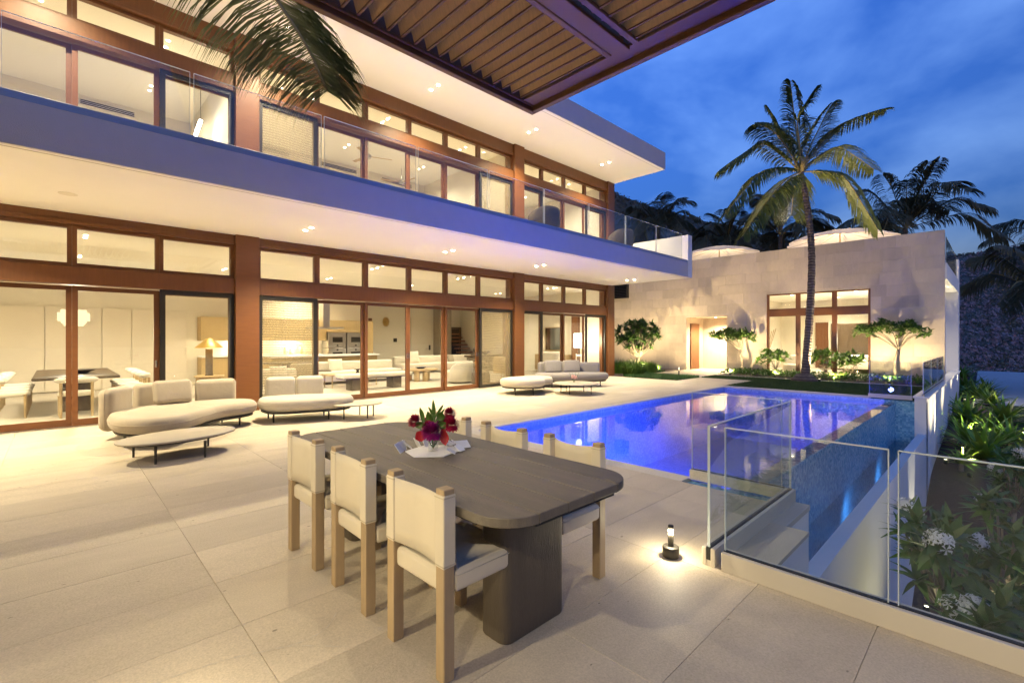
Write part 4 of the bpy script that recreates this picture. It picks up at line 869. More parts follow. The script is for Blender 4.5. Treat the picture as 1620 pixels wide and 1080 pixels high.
# back of the living room
t=thing('sunburst_ornament','gold sunburst ornament on the white living room wall','ornament',(11.38,20.48,2.3)); G().lathe((0,0,0),[(.0,-.02),(.14,-.01),(.16,.01),(.1,.03)],20).mesh
v=[];f=[]
for i in range(32):
    a=2*math.pi*i/32; r=.27 if i%2==0 else .19; v.append((11.38+r*math.cos(a)*.8,20.47,2.29+r*math.sin(a)))
v.append((11.38,20.43,2.29))
for i in range(32): f.append((i,(i+1)%32,32))
G().add(v,f).out('rays',GOLD,t); G().lathe((11.38,20.42,2.29),[(.001,-.12),(.09,-.08),(.12,0),(.09,.08),(.001,.12)],14,squash=.3).out('boss',GOLD,t)
t=thing('wall_switch','dark square wall control on the white living room wall','switch',(11.89,20.48,1.4)); part_box(t,'plate',11.8,11.98,20.47,20.499,1.32,1.5,DARKM,.004)
t=thing('red_door','open reddish mahogany door beside the kitchen','door',(9.45,18.3,0)); q=part_box(t,'leaf',9.32,9.36,18.42,19.2,0,2.35,WOOD,.004); G().rbox(9.31,9.6,18.43,18.47,.0,2.35,.004,1).out('edge_panel',WOOD,t)
t=thing('entrance_door','pale panelled entrance door with dark lock plate','door',(13.4,20.4,0)); q=part_box(t,'leaf',12.75,14.05,20.44,20.495,0,2.52,PANEL,.006); part_box(q,'lock_plate',13.8,13.9,20.42,20.439,.9,1.15,DARKM,.004); part_box(q,'lever',13.62,13.78,20.40,20.43,.95,.98,STEEL,.004)
t=thing('wall_pier','grey-beige stone pier between the entrance door and the stair','pier',(14.5,20,0)); part_box(t,'pier_block',14.12,14.85,19.9,20.49,0,3.44,STONEF,.01)
t=thing('stair','dark timber stair with open treads behind the living room','stair',(15.4,19.6,0))
for k in range(7): part_box(t,'tread',14.95+.0*k,15.88-.06*k,19.2+.14*k,19.5+.14*k,.55+.19*k,.62+.19*k,WOOD,.004)
G().rbox(14.95,15.05,20.38,20.48,.4,2.1,.01,1).rbox(15.80,15.88,20.38,20.48,.4,2.1,.01,1).rbox(15.052,15.798,20.385,20.475,2.0,2.1,.01,1).out('frame',WOODD,t); part_box(t,'dark_opening',15.052,15.798,20.47,20.49,.4,2.0,SCREENTV,.002)
t=thing('stone_hearth','low stacked stone hearth by the right end of the living room','hearth',(14.8,17,0))
for r_ in range(5):
    for c_ in range(5): G().rbox(13.3+c_*.34+(r_%2)*.12,13.62+c_*.34+(r_%2)*.12,16.25,16.7,r_*.13,r_*.13+.122,.012,1).out('stone',STONEF,t)
part_box(t,'ledge',13.2,15.3,16.2,16.75,.66,.74,WOODD,.01)
t=thing('hearth_bowl','dark boat shaped bowl on the stone hearth','bowl',(14.2,16.45,.741)); G().lathe((14.2,16.45,.741),[(.05,0),(.22,.1),(.3,.16),(.28,.165),(.05,.02)],20,squash=.5).out('bowl_shell',DARKM,t)
t=thing('hearth_sculpture','small dark round sculpture on the stone hearth','sculpture',(13.6,16.45,.741)); G().lathe((13.6,16.45,.741),[(.03,0),(.03,.1),(.09,.16),(.11,.24),(.07,.33),(.01,.36)],14).out('figure',DARKM,t)
# right bay room
t=thing('dresser','pale oak dresser along the end wall of the right hand room','dresser',(15.6,13.4,0)); part_box(t,'carcass',15.35,15.88,12.75,14.4,.12,.80,OAKH,.01)
for k in range(3): part_box(t,'drawer',15.33,15.349,12.78+k*.54,13.28+k*.54,.16,.76,OAKH,.004)
for y in (12.85,14.3): G().cyl((15.45,y,0),(15.45,y,.12),.02,.02,8).out('leg',OAKH,t)
t=thing('wall_mirror','large framed mirror above the pale oak dresser','mirror',(15.88,13.7,1.4)); part_box(t,'frame',15.85,15.895,13.2,14.25,.95,2.0,OAKH,.004); G().box(15.843,15.849,13.24,14.21,.99,1.96).out('silvering',gmat('mirror',(.2,.2,.2),.75,.03),t)
t=thing('mahogany_doorway','mahogany framed glazed door at the left of the right hand room','door',(14.45,14.9,0)); frame(13.85,15.05,0,2.9,.13,14.8,14.9).out('frame',WOOD,t); q=frame(13.99,14.91,.02,2.3,.1,14.82,14.88).out('leaf',WOOD,t); G().box(14.07,14.83,14.84,14.85,.1,2.2).out('frosted_pane',gmat('frosted',(.5,.52,.5),.1,.4,.55,(.45,.47,.45)),q); part_box(q,'lever',14.69,14.81,14.77,14.81,1.0,1.03,STEEL,.004)
t=thing('oak_cabinet','rounded pale oak cabinet on small legs near the sliding door','cabinet',(12.4,13.2,0)); G().rbox(12.1,13.0,13.1,13.6,.16,.78,.06,3).out('carcass',OAKH,t)
for x in (12.2,12.9): G().cyl((x,13.2,0),(x,13.2,.17),.02,.02,8).out('leg',OAKH,t)
t=thing('wooden_stool','tall wooden stool just inside the right hand sliding door','stool',(11.35,11.9,0)); part_box(t,'seat',11.2,11.5,11.75,12.05,.62,.66,OAKH,.01)
for x in (11.24,11.46):
    for y in (11.79,12.01): G().cyl((x,y,0),(x,y,.62),.02,.02,8).out('leg',OAKH,t)
t=thing('drum_lamp','tall floor lamp with bright white drum shade in the right hand room','lamp',(15.1,11.75,0)); G().lathe((15.1,11.75,0),[(.15,0),(.15,.03),(.02,.04),(.02,1.1)],16).out('stand',WOODD,t); G().lathe((15.1,11.75,1.12),[(.2,0),(.2,.58)],24).out('shade',SHADEB,t); light('lamp_light','POINT',(15.1,11.5,1.4),20,WARMI,t,.15)
t=thing('white_lounge_chair','white upholstered chair behind the grey outdoor sofa','armchair',(14,11.9,0)); G().pad(ell(13.7,12.0,.5,.42,28),.15,.5,.09,4).pad(ell(13.95,12.2,.42,.16,24,R(-20)),.45,.98,.07,4).out('body',INFAB,t)
t=thing('white_side_chair','white open frame chair near the drum lamp','chair',(15.0,11.4,0))
for x,y in ((14.72,11.3),(15.02,11.25),(14.75,11.6),(15.05,11.58)): G().cyl((x,y,0),(x,y,.9 if y>11.5 else .46),.018,.018,8).out('leg',PAPER,t)
part_box(t,'seat',14.7,15.08,11.23,11.62,.44,.48,PAPER,.01); part_box(t,'rail',14.74,15.06,11.57,11.6,.78,.86,PAPER,.01)
t=thing('mahogany_post','mahogany door frame on the end wall beside the drum lamp','door',(15.8,12.3,0)); frame(15.72,15.9,0,2.5,.06,12.3,12.62).out('frame',WOOD,t)
# upstairs: fans, pendant bar, drum lamp, chairs on the balcony
def fan(x,y,z,label,rot=0):
    t=thing('ceiling_fan',label,'fan',(x,y,z)); G().lathe((x,y,z-.02),[(.05,-.06),(.09,-.03),(.1,.05),(.05,.1)],16).out('motor',STEEL,t); G().cyl((x,y,z+.07),(x,y,7.6),.012,.012,8).out('rod',STEEL,t)
    for k in range(3):
        a=R(rot+120*k); M=Matrix.Translation((x,y,z))@Matrix.Rotation(a,4,'Z')@Matrix.Rotation(R(10),4,'X'); G().rbox(.1,.72,-.055,.055,-.004,.004,.003,1,M).out('blade',OAKH,t)
fan(6.85,13.4,7.05,'three blade ceiling fan nearest the glass upstairs',-20); fan(8.9,14.9,7.1,'three blade ceiling fan at the back of the upstairs room',40)
t=thing('bar_pendant','bright slim glass tube pendant upstairs behind the balcony glass','lamp',(2.38,13,6.2)); G().cyl((2.33,13,6.22),(2.43,13,6.6),.035,.035,12).out('tube',emat('tube_glow',(1,.95,.82),14),t); G().cyl((2.43,13,6.6),(2.43,13,7.6),.006,.006,6).out('cord',DARKM,t)
t=thing('drum_pendant','white tiered drum lamp upstairs beside the second column','lamp',(10.0,12.1,6.0)); G().lathe((10.35,12.4,5.95),[(.2,0),(.2,.07)],20).lathe((10.35,12.4,6.02),[(.23,0),(.23,.3)],20).out('shade',SHADE,t); G().cyl((10.35,12.4,6.3),(10.35,12.4,7.6),.008,.008,6).out('cord',DARKM,t)
for (x,lb) in ((9.3,'rounded woven lounge chair on the balcony below the drum lamp'),(12.9,'woven lounge chair with white cushion at the far end of the balcony')):
    t=thing('balcony_chair',lb,'chair',(x,8.6,4.11)); z=4.112
    G().pad(ell(x,8.5,.42,.40,24),z+.18,z+.46,.08,3).out('seat',INFAB,t); v=[];f=[];n=16
    for k,(r,zz) in enumerate(((.46,.12),(.52,.5),(.5,.80),(.46,.80),(.44,.4))):
        for i in range(n+1): a=R(180+i/n*180+0); v.append((x+r*math.cos(a),8.5+r*math.sin(a),z+zz-.25*(abs(i/n-.5)*2)**3*(zz>.3)))
    for k in range(4):
        for i in range(n): f.append((k*(n+1)+i,k*(n+1)+i+1,(k+1)*(n+1)+i+1,(k+1)*(n+1)+i))
    G().add(v,f,True).out('backrest',BASKET,t)
    for a,b in ((-.3,-.3),(.3,-.3),(-.3,.3),(.3,.3)): G().cyl((x+a,8.5+b,z),(x+a,8.5+b,z+.2),.015,.015,6).out('leg',DARKM,t)
# bedroom in the stone wing
t=thing('bed','white made bed with dark headboard wall seen through the wing window','bed',(25,4,0)); G().rbox(24.2,26.6,2.4,5.0,.2,.62,.08,3).out('mattress',INFAB,t); G().rbox(26.65,26.8,1.9,5.6,0,2.2,.01,1).out('headboard',WOODD,t); G().rbox(24.4,26.5,2.3,5.1,.6,.75,.05,3).out('duvet',PAPER,t)
t=thing('bedside_lamp','bright bedside lamp with rectangular white shade by the dark headboard','lamp',(24.6,3.4,0)); G().rbox(24.4,24.75,3.05,3.65,1.35,1.72,.01,1).out('shade',SHADEB,t); G().cyl((24.57,3.35,.75),(24.57,3.35,1.35),.02,.02,8).out('stand',STEEL,t); light('lamp_light','POINT',(24.2,3.35,1.4),25,WARMI,t,.1)
t=thing('wall_mirror','dark framed rectangular mirror on the bedroom side wall','mirror',(24,8.05,1.5)); G().rbox(24.2,25.6,8.03,8.095,.95,2.2,.01,1).out('frame',WOODD,t); G().box(24.28,25.52,8.02,8.03,1.03,2.12).out('silvering',SCREENTV,t)
t=thing('bedroom_door','mahogany door standing in the bedroom','door',(27.5,6.2,0)); G().rbox(27.8,27.88,5.95,6.5,0,2.3,.005,1).out('leaf',WOOD,t); G().rbox(27.78,27.79,6.45,6.5,1,1.1,.002,1).out('handle',STEEL,t)
t=thing('bedroom_armchair','small cream armchair just inside the left bay of the wing window','armchair',(22.6,6.1,0)); G().pad(ell(22.6,6.1,.4,.4,24),.08,.42,.08,4).pad(ell(22.9,6.2,.16,.4,24),.35,.78,.06,4).out('body',INFAB,t)
t=thing('bamboo_poles','leaning tan bamboo poles inside the left edge of the wing window','ornament',(22.2,7.4,0))
for k in range(4): G().cyl((22.3+.05*k,7.2+.03*k,0),(22.5+.03*k,7.0-.08*k,1.75+.06*k),.014,.012,6).out('pole',OAKH,t)
# ---------------------------------------------------------------- plants
def leafmesh(L,wd,fold=.25,droop=.15,n=5,bl=.5):
    v=[];f=[]
    for i in range(n+1):
        t=i/n; w_=wd*(math.sin(math.pi*min(1,max(.04,t))**bl) if 0<t<1 else .06); z=-droop*L*t*t
        v+=[(L*t,-w_,z+fold*w_),(L*t,0,z),(L*t,w_,z+fold*w_)]
    for i in range(n):
        for q in (0,1): a=i*3+q; f.append((a,a+1,a+4,a+3))
    return v,f
def addleaf(g,lf,M): g.add([M@Vector(p) for p in lf[0]],lf[1],True)
def aim(p,d,roll=0,s=1):
    d=Vector(d).normalized(); z=Vector((0,0,1)); y=z.cross(d); y=y.normalized() if y.length>1e-3 else Vector((0,1,0)); zz=d.cross(y)
    M=Matrix((( d.x,y.x,zz.x,0),(d.y,y.y,zz.y,0),(d.z,y.z,zz.z,0),(0,0,0,1))); return Matrix.Translation(p)@M@Matrix.Rotation(roll,4,'X')@Matrix.Scale(s,4)
def rosette(g,p,d,lf,n,rs,spread=75,s=1,flat=0):
    d=Vector(d).normalized(); a=d.orthogonal().normalized(); b=d.cross(a)
    for i in range(n):
        t=i*2.4+rs.random()*.5; el=R(spread*(.35+.65*(i+1)/n)+rs.uniform(-8,8)); q=d*math.cos(el)+(a*math.cos(t)+b*math.sin(t))*math.sin(el)
        addleaf(g,lf,aim(Vector(p)+q*.01,q,rs.uniform(-.4,.4),s*rs.uniform(.75,1.1)))
def plumeria(name,label,base,h,rx_,rz_,nb,seed,lf,mat,flat=False,lean=(0,0),nl=11,group=None,forks=2,tr=.045,dens=1):
    """forked tree: limbs end in rosettes"""
    rs=random.Random(seed); t=thing(name,label,'tree' if h>1.3 else 'shrub',base,group); tg=G(); lg=G(); B=Vector(base); top=B+Vector((lean[0],lean[1],h*.45))
    tg.tube([B,B+Vector((lean[0]*.3,lean[1]*.3,h*.22)),top],[tr,tr*.8,tr*.7],8)
    tips=[]
    def grow(p,d,L,r,lev):
        q=p+d*L; tg.tube([p,p+d*L*.5+Vector((0,0,.03*L)),q],[r,r*.85,r*.7],6)
        if lev==0: tips.append((q,d)); return
        for k in range(2 if rs.random()<.55 else 3):
            a=rs.uniform(0,6.28); nd=(d+Vector((math.cos(a)*rx_,math.sin(a)*rx_,rs.uniform(-.1,.35)*rz_))*.75).normalized(); grow(q,nd,L*rs.uniform(.6,.85),r*.68,lev-1)
    for k in range(nb):
        a=2*math.pi*k/nb+rs.uniform(-.4,.4); d=Vector((math.cos(a)*rx_,math.sin(a)*rx_,rz_*rs.uniform(.6,1.1))).normalized(); grow(top-Vector((0,0,h*.04*k/nb)),d,h*rs.uniform(.16,.24),tr*.5,forks)
    for p,d in tips:
        rosette(lg,p,(d+Vector((0,0,.6 if not flat else .9))),lf,nl,rs,82)
    tg.out('trunk',BARK,t); lg.out('crown',mat,t); return t
PL=leafmesh(.22,.035); PS=leafmesh(.15,.026); UM=leafmesh(.17,.04)
def voltree(name,label,base,cat,c,rad,n,lf,mat,seed,fork=.3,nl=11,tr=.04,group=None,stems=1,up=.5):
    rs=random.Random(seed); t=thing(name,label,cat,base,group); tg=G(); lg=G(); B=Vector(base); C_=Vector(c)
    for k in range(stems):
        F=B.lerp(C_,fork)+Vector((rs.uniform(-.1,.1),rs.uniform(-.15,.15),0))*stems; tg.tube([B+Vector((rs.uniform(-.05,.05),rs.uniform(-.1,.1)*(stems-1),0)),B.lerp(F,.5)+Vector((.02,.03,0)),F],[tr,tr*.8,tr*.7],8)
        for i in range(k,n,stems):
            d=Vector((rs.gauss(0,1),rs.gauss(0,1),rs.gauss(.15,1))).normalized()*(rs.random()**.35); p=C_+Vector((d.x*rad[0],d.y*rad[1],d.z*rad[2])); m=F.lerp(p,.55)+Vector((0,0,-.06)); tg.tube([F,m,p],[tr*.32,tr*.25,tr*.16],5)
            rosette(lg,p,(p-F).normalized()+Vector((0,0,up)),lf,nl,rs,88)
    tg.out('trunk',BARK,t); lg.out('crown',mat,t); return t
voltree('plumeria_tree','dark leaved plumeria tree in the corner bed by the stone wall',(18.4,11.15,0),'tree',(18.4,11.1,1.62),(.85,1.0,.68),120,leafmesh(.29,.05),LEAFP,4,.42,11,.045,None,2)
def umbrella_tree(label,x,y,h,r0,off,seed,mirror=1):
    rs=random.Random(seed); t=thing('umbrella_tree',label,'tree',(x,y,0)); tg=G(); lg=G(); fork=Vector((x,y+.05*mirror,h*.55))
    tg.tube([(x,y,0),(x,y-.05*mirror,h*.25),(x,y+.02,h*.4),fork],[.04,.034,.032,.03],8)
    c=Vector((x,y+off,h*.86))
    for k in range(9):
        a=2*math.pi*k/9; q=c+Vector((math.cos(a)*r0*.35,math.sin(a)*r0*.75,rs.uniform(-.1,.08))); m=(fork+q)/2+Vector((0,0,.08)); tg.tube([fork,m,q],[.018,.012,.006],5)
        for j in range(3): e=q+Vector((rs.uniform(-.2,.2),rs.uniform(-.35,.35),rs.uniform(0,.12))); tg.tube([q,e],[.006,.004],4)
    for i in range(230):
        u=rs.random()**.5; a=rs.uniform(0,6.28); yy=u*math.sin(a)*r0; xx=u*math.cos(a)*r0*.6; zz=(1-u*u)*.24*h/2+rs.uniform(-.2,.08)+.07*math.sin(9*yy)
        rosette(lg,c+Vector((xx,yy,zz)),(rs.uniform(-.4,.4),rs.uniform(-.4,.4),.7),UM,6,rs,95,rs.uniform(.7,1.1))
    tg.out('trunk',BARK,t); lg.out('crown',LEAFY,t)
umbrella_tree('small flat crowned tree beside the recessed door of the stone wing',20.75,7.55,1.85,.95,.35,11)
umbrella_tree('small flat crowned tree in front of the right end of the stone wall',20.75,2.45,2.05,1.05,.15,12,-1)
for i,(x,y,lb) in enumerate(((20.7,6.35,'leafy shrub in front of the left bay of the wing window'),(20.6,4.65,'leafy shrub just right of the palm trunk, below the wing window'),(20.6,3.75,'leafy shrub in front of the right bay of the wing window'))):
    voltree('leafy_shrub',lb,(x,y,.0),'shrub',(x,y,.72),(.5,.58,.3),30,leafmesh(.24,.055),LEAFY,30+i,.35,9,.02,'shrubs below the wing window',2)
# ground cover in front of the wing wall
rs=random.Random(9); g=G(); lf=leafmesh(.10,.024)
for i in range(3300):
    x,y=rs.uniform(19.3,21.35),rs.uniform(1.5,7.9)
    if x>20.9 and 3.3<y<6.8 and rs.random()<.5: continue
    z=.05+.16*rs.random(); d=(rs.uniform(-1,1),rs.uniform(-1,1),rs.uniform(.2,1)); addleaf(g,lf,aim((x,y,z),d,rs.uniform(-.5,.5),rs.uniform(.7,1.3)))
g.out('ground_cover',LEAFY,kind='stuff',label='low leafy ground cover along the foot of the stone wall',cat='ground cover')
G().box(19.05,19.17,1.45,7.95,-.1,.035).out('bed_kerb',COPING,kind='structure')
G().box(19.17,21.47,1.45,8.0,-.2,.02).box(15.85,17.74,7.95,15,-.2,.006).box(17.74,21.46,10.36,15,-.2,.008).out('planting_bed',SOIL,kind='structure')
# lawn
G().box(15.21,19.04,1.45,5.99,-.2,.004).box(17.76,19.04,5.992,7.95,-.2,.004).out('lawn_ground',TURF,kind='structure')
def blades(name,label,regions,n,h,mat,seed,wd=.006,lean=.5):
    rs=random.Random(seed); v=[];f=[]; tot=sum((b-a)*(d-c) for a,b,c,d in regions)
    for (a,b,c,d) in regions:
        for i in range(int(n*(b-a)*(d-c)/tot)):
            x,y=rs.uniform(a,b),rs.uniform(c,d); t=rs.uniform(0,6.28); hh=h*rs.uniform(.6,1.2); ox,oy=math.cos(t)*wd,math.sin(t)*wd; lx,ly=rs.uniform(-lean,lean)*hh,rs.uniform(-lean,lean)*hh; k=len(v)
            v+=[(x-ox,y-oy,0),(x+ox,y+oy,0),(x+lx,y+ly,hh)]; f.append((k,k+1,k+2))
    return G().add(v,f).out(name,mat,kind='stuff',label=label,cat='grass')
blades('lawn_grass','short green lawn between the pool and the stone wing',[(15.22,19.03,1.47,5.98),(17.77,19.03,6.0,7.94)],60000,.045,GRASS,1,.006)
blades('bed_grass','low grass patch around the walkway to the far door',[(15.86,17.73,7.96,10.2),(17.76,19.6,10.4,12.6)],22000,.11,LEAFD,2,.006)
# mondo grass clumps and corner bush
def tuft(label,x,y,r,h,n,seed,mat=LEAFY,z=0):
    rs=random.Random(seed); t=thing('grass_clump',label,'plant',(x,y,z),'grassy clumps in the corner bed'); g=G()
    for i in range(n):
        a=rs.uniform(0,6.28); q=rs.random()**.5*r*.55; p=Vector((x+math.cos(a)*q,y+math.sin(a)*q,z)); L=h*rs.uniform(.45,1.35)*(1.25-q/r); o=Vector((math.cos(a),math.sin(a),0)); wd=.008; s_=Vector((-math.sin(a),math.cos(a),0))*wd
        p1=p+o*L*.18+Vector((0,0,L*.7)); p2=p+o*L*.5+Vector((0,0,L*(.75+rs.uniform(-.25,.15)))); g.add([p-s_,p+s_,p1+s_*.8,p1-s_*.8,p2],[(0,1,2,3),(3,2,4)])
    g.out('foliage',mat,t)
tuft('large bushy grass clump at the foot of the villa corner column',16.75,10.25,.75,.62,900,1); tuft('grass clump behind the bushy one, under the dark plumeria',17.5,11.4,.9,.6,800,2); tuft('rounded grass clump against the stone wall right of the plumeria',18.6,10.75,.8,.55,800,3); tuft('low grass clump beside the walkway edge',19.4,11.0,.7,.4,500,4)
def path_light(x,y,label):
    t=thing('path_light',label,'lamp',(x,y,0)); G().cyl((x,y,0),(x,y,.36),.022,.022,10).out('post',DARKM,t); G().cyl((x,y,.36),(x,y,.40),.035,.035,10).out('head',DARKM,t); light('path_lamp','POINT',(x-.06,y-.05,.34),2.2,WARM,t,.02)
path_light(17.1,8.5,'slim dark path light in the grass beside the walkway')
# uplights in the beds
def uplight(x,y,e,d,label,cone=80):
    t=thing('garden_uplight',label,'lamp',(x,y,.02),'uplights in the planting beds'); G().lathe((x,y,.0),[(.04,0),(.04,.09),(.032,.1)],12).out('housing',DARKM,t); G().cyl((x,y,.101),(x,y,.104),.028,.028,12).out('lens',GLOWB,t); light('uplight_lamp','SPOT',(x,y,.13),e,(1,.77,.42),t,.03,d,cone,.7)
for (x,y,e,d,lb,c) in ((19.7,7.6,125,(.62,0,1),'small uplight at the foot of the tree by the recessed door',125),(19.7,2.5,140,(.62,0,1),'small uplight at the foot of the tree right of the wing window',125),(17.6,10.8,140,(.5,.15,1),'small uplight under the dark plumeria',120),(19.6,5.9,120,(.8,0,1),'small uplight below the left bay of the wing window',120),(18.9,4.3,420,(-.03,.05,1),'small uplight at the foot of the leaning palm',60),(19.6,4.0,120,(.8,0,1),'small uplight below the right bay of the wing window',120),(18.6,12.6,150,(.6,.1,1),'small uplight at the far left end of the stone wall',130),(19.4,10.6,100,(.6,0,1),'small uplight just left of the recessed door',130)): uplight(x,y,e,d,lb,c)
# palms
def frond(g,rg,pts,wl,nl,rs,droop=.7,wd=.022,gap=.12,pw=.6,df=1.0,side=None):
    """pts: rachis curve; leaflets hang from both sides"""
    P=spline(pts,10,False); n=len(P); rg.tube(P,[.028*(1-.85*i/n)+.003 for i in range(n)],5)
    for i in range(nl):
        t=gap+(1-gap)*(i+.5)/nl; k=min(int(t*(n-1)),n-2); fr=t*(n-1)-k; p=P[k].lerp(P[k+1],fr); d=(P[k+1]-P[k]).normalized(); s_=d.cross(Vector((0,0,1))); s_=s_.normalized() if s_.length>.05 else d.orthogonal().normalized()
        if side: s_=Vector(side)
        L=wl*math.sin(math.pi*(.12+.83*t))**pw*rs.uniform(.85,1.1)
        for sg in (-1,1):
            o=(s_*sg*rs.uniform(.6,1.05)+d*rs.uniform(.45,.8)*df+Vector((0,0,.12))).normalized(); q1=p+o*L*.45+Vector((0,0,-droop*L*.12)); q2=p+o*L*.8+Vector((0,0,-droop*L*.42)); q3=p+o*L*.97+Vector((0,0,-droop*L*.75)); w_=(o.cross(Vector((0,0,1)))).normalized()*wd
            w_=w_*rs.uniform(.7,1.2); g.add([p-w_*.4,p+w_*.4,q1+w_,q1-w_,q2+w_*.7,q2-w_*.7,q3],[(0,1,2,3),(3,2,4,5),(5,4,6)])
def palm(label,base,top,trunkpts,fr,mat,seed,wl=.75,nl=46,tr=(.2,.11),wd=.022,droop=.7,cname='coconut_palm',nuts=True):
    rs=random.Random(seed); t=thing(cname,label,'palm',base,'coconut palms'); tg=G(); P=spline(trunkpts,14,False); n=len(P)
    tg.tube(P,[tr[0]*(1.35 if i<2 else 1)*(1-i/n)+tr[1]*(i/n)+(.012 if i%2 else 0) for i in range(n)],12); tg.out('trunk',TRUNK,t)
    T=Vector(top); g=G(); rg=G()
    for (mid,tip) in fr:
        m,e=Vector(mid),Vector(tip); frond(g,rg,[T,T.lerp(m,.5)+Vector((0,0,.10)),m,m.lerp(e,.55)+Vector((0,0,.06)),e],wl,nl,rs,droop,wd)
    rg.out('fronds_stalk',RACH,t); g.out('crown',mat,t)
    if nuts:
        b=G()
        for k in range(16): a=rs.uniform(0,6.28); b.tube([T+Vector((0,0,-.15)),T+Vector((math.cos(a)*.12,math.sin(a)*.12,.1+.25*rs.random())),T+Vector((math.cos(a)*.22,math.sin(a)*.22,.35+.2*rs.random()))],[.05,.035,.01],5)
        b.out('leaf_bases',RACH,t)
    return t
FW=16.44
def at(px,py,fw):   # a point seen in the photograph at a chosen distance, in metres
    r=(px-810)/745.0; u=(535-py)/745.0; return Vector(((r*rx*-0+r*math.sin(AZ)+math.cos(AZ))*fw,(-r*math.cos(AZ)+math.sin(AZ))*fw,1.5+u*fw))
T0=at(1267,272,FW)
FR=[((1228,212),(1196,196),-.6),((1256,180),(1250,128),.5),((1262,190),(1290,140),-.3),((1295,205),(1318,162),.9),((1325,200),(1402,172),.6),((1325,233),(1382,268),1.0),((1335,280),(1388,362),-.9),((1205,228),(1140,268),.3),((1205,272),(1148,338),-.8),((1228,300),(1176,372),-1.2),((1256,300),(1252,340),1.3),((1240,215),(1215,170),1.2)]
palm('tall leaning coconut palm on the lawn in front of the wing window',(18.75,4.72,0),T0,[at(1273,603,FW),at(1281,500,FW),at(1284,400,FW),at(1276,320,FW),T0],[(at(a[0],a[1],FW+d*.7),at(b[0],b[1],FW+d)) for a,b,d in FR],PALML,5,.84,135,(.13,.072),.021,.85)
G().lathe((18.76,4.72,0),[(.42,0),(.40,.08),(.30,.18),(.21,.26)],18).out('palm_root_mat',TRUNK,label='dark root skirt around the foot of the leaning coconut palm',cat='roots')
def wildpalm(label,px,py,fw,ln,seed,nf=13,mat=PALMD,h=None,wl=.8,droop=.8):
    rs=random.Random(seed); T=at(px,py,fw); fr=[]
    for k in range(nf):
        a=2*math.pi*k/nf+rs.uniform(-.2,.2); el=R(rs.uniform(5,75)); L=ln*rs.uniform(.8,1.1); d=Vector((math.cos(a)*math.cos(el),math.sin(a)*math.cos(el),math.sin(el))); m=T+d*L*.55; e=T+d*L*.92+Vector((0,0,-L*.35*math.cos(el)-.05*L)); fr.append((m,e))
    zb=-1.2; wl=wl*1.1; B=Vector((T.x+rs.uniform(-.6,.6),T.y+rs.uniform(-.6,.6),zb)); palm(label,tuple(B),T,[B,B.lerp(T,.5)+Vector((.15,.1,0)),T],fr,mat,seed,wl,85,(.18,.12),.036,droop,nuts=False)
wildpalm('large dark coconut palm crown rising behind the right end of the stone wall',1432,362,30,5.2,21,24,wl=1.25)
wildpalm('coconut palm crown between the two roof parasols behind the wing',1235,372,34,4.4,22,20,wl=1.2)
wildpalm('dark windblown palm silhouette beside the balcony end wall',1043,360,46,5.0,23,20,wl=1.3)
wildpalm('dark palm crown left of the tall leaning palm, far behind the wall',1150,385,44,4.6,24,20,wl=1.3)
wildpalm('low palm crown with drooping fronds right of the wing on the slope',1660,470,22,4.4,25,15,wl=1.1,droop=1.1)
wildpalm('palm crown at the right edge of the picture above the slope',1690,395,30,5.0,26,14,wl=1.2,droop=1.0)
# palm whose fronds hang into the top left of the view
Tn=at(-160,-330,4.6); Bn=Vector((Tn.x-1.5,Tn.y+1.0,0)); frn=[((250,-260),(432,-8),(522,160),0)]
rs=random.Random(31); t=thing('coconut_palm','near coconut palm with a frond hanging into the top left corner','palm',tuple(Bn)); G().tube([Bn,Bn.lerp(Tn,.5),Tn],[.2,.15,.12],12).out('trunk',TRUNK,t); g=G(); rg=G()
frond(g,rg,[Tn,at(80,-330,4.8),at(300,-190,5.0),at(430,-10,5.0),at(484,72,5.0),at(518,145,4.95)],0.82,300,rs,.8,.021,.2,.5,.85,(rx*.93+fx*.3,ry*.93+fy*.3,.1))
for (a,b) in (((-300,-420),(-520,-200)),((-120,-560),(100,-700)),((-350,-300),(-450,-80))): frond(g,rg,[Tn,at(*a,4.5),at(*b,4.3)],.8,40,rs,.8,.02)
rg.out('fronds_stalk',RACH,t); g.out('crown',PALMG,t)
# ---------------------------------------------------------------- slope garden on the right
LV=[leafmesh(1,.08,.35,dr,7,.42) for dr in (.15,.3,.45)]
LVM=[G().add(l[0],l[1],True).mesh('leaf',LEAFB) for l in LV]
def crinum(label,px,py,fw,L,seed,n=36):
    rs=random.Random(seed); p=at(px,py,fw); p.z=max(p.z,gz(p.x,p.y)); t=thing('strap_leaf_lily',label,'plant',tuple(p),'strap leaved lilies along the retaining wall')
    for i in range(n):
        a=i*2.4+rs.uniform(-.2,.2); el=R(78-62*i/n+rs.uniform(-6,6)); d=(math.cos(a)*math.cos(el),math.sin(a)*math.cos(el),math.sin(el)); o=obj('leaf',rs.choice(LVM),t); o.matrix_local=aim((0,0,0),d,rs.uniform(-.3,.3),L*rs.uniform(.75,1.1))
    zg=gz(p.x,p.y); G().cyl((p.x,p.y,min(zg,p.z)-.1),(p.x,p.y,p.z+.12),.06,.05,8).out('stem',BARK,t)
crinum('big strap leaved lily nearest, right of the glass panel',1556,728,12.5,1.15,1,46); crinum('strap leaved lily against the wall, middle of the row',1530,668,16,1.15,2); crinum('strap leaved lily at the outer side of the row, mid distance',1588,672,15.5,1.15,3)
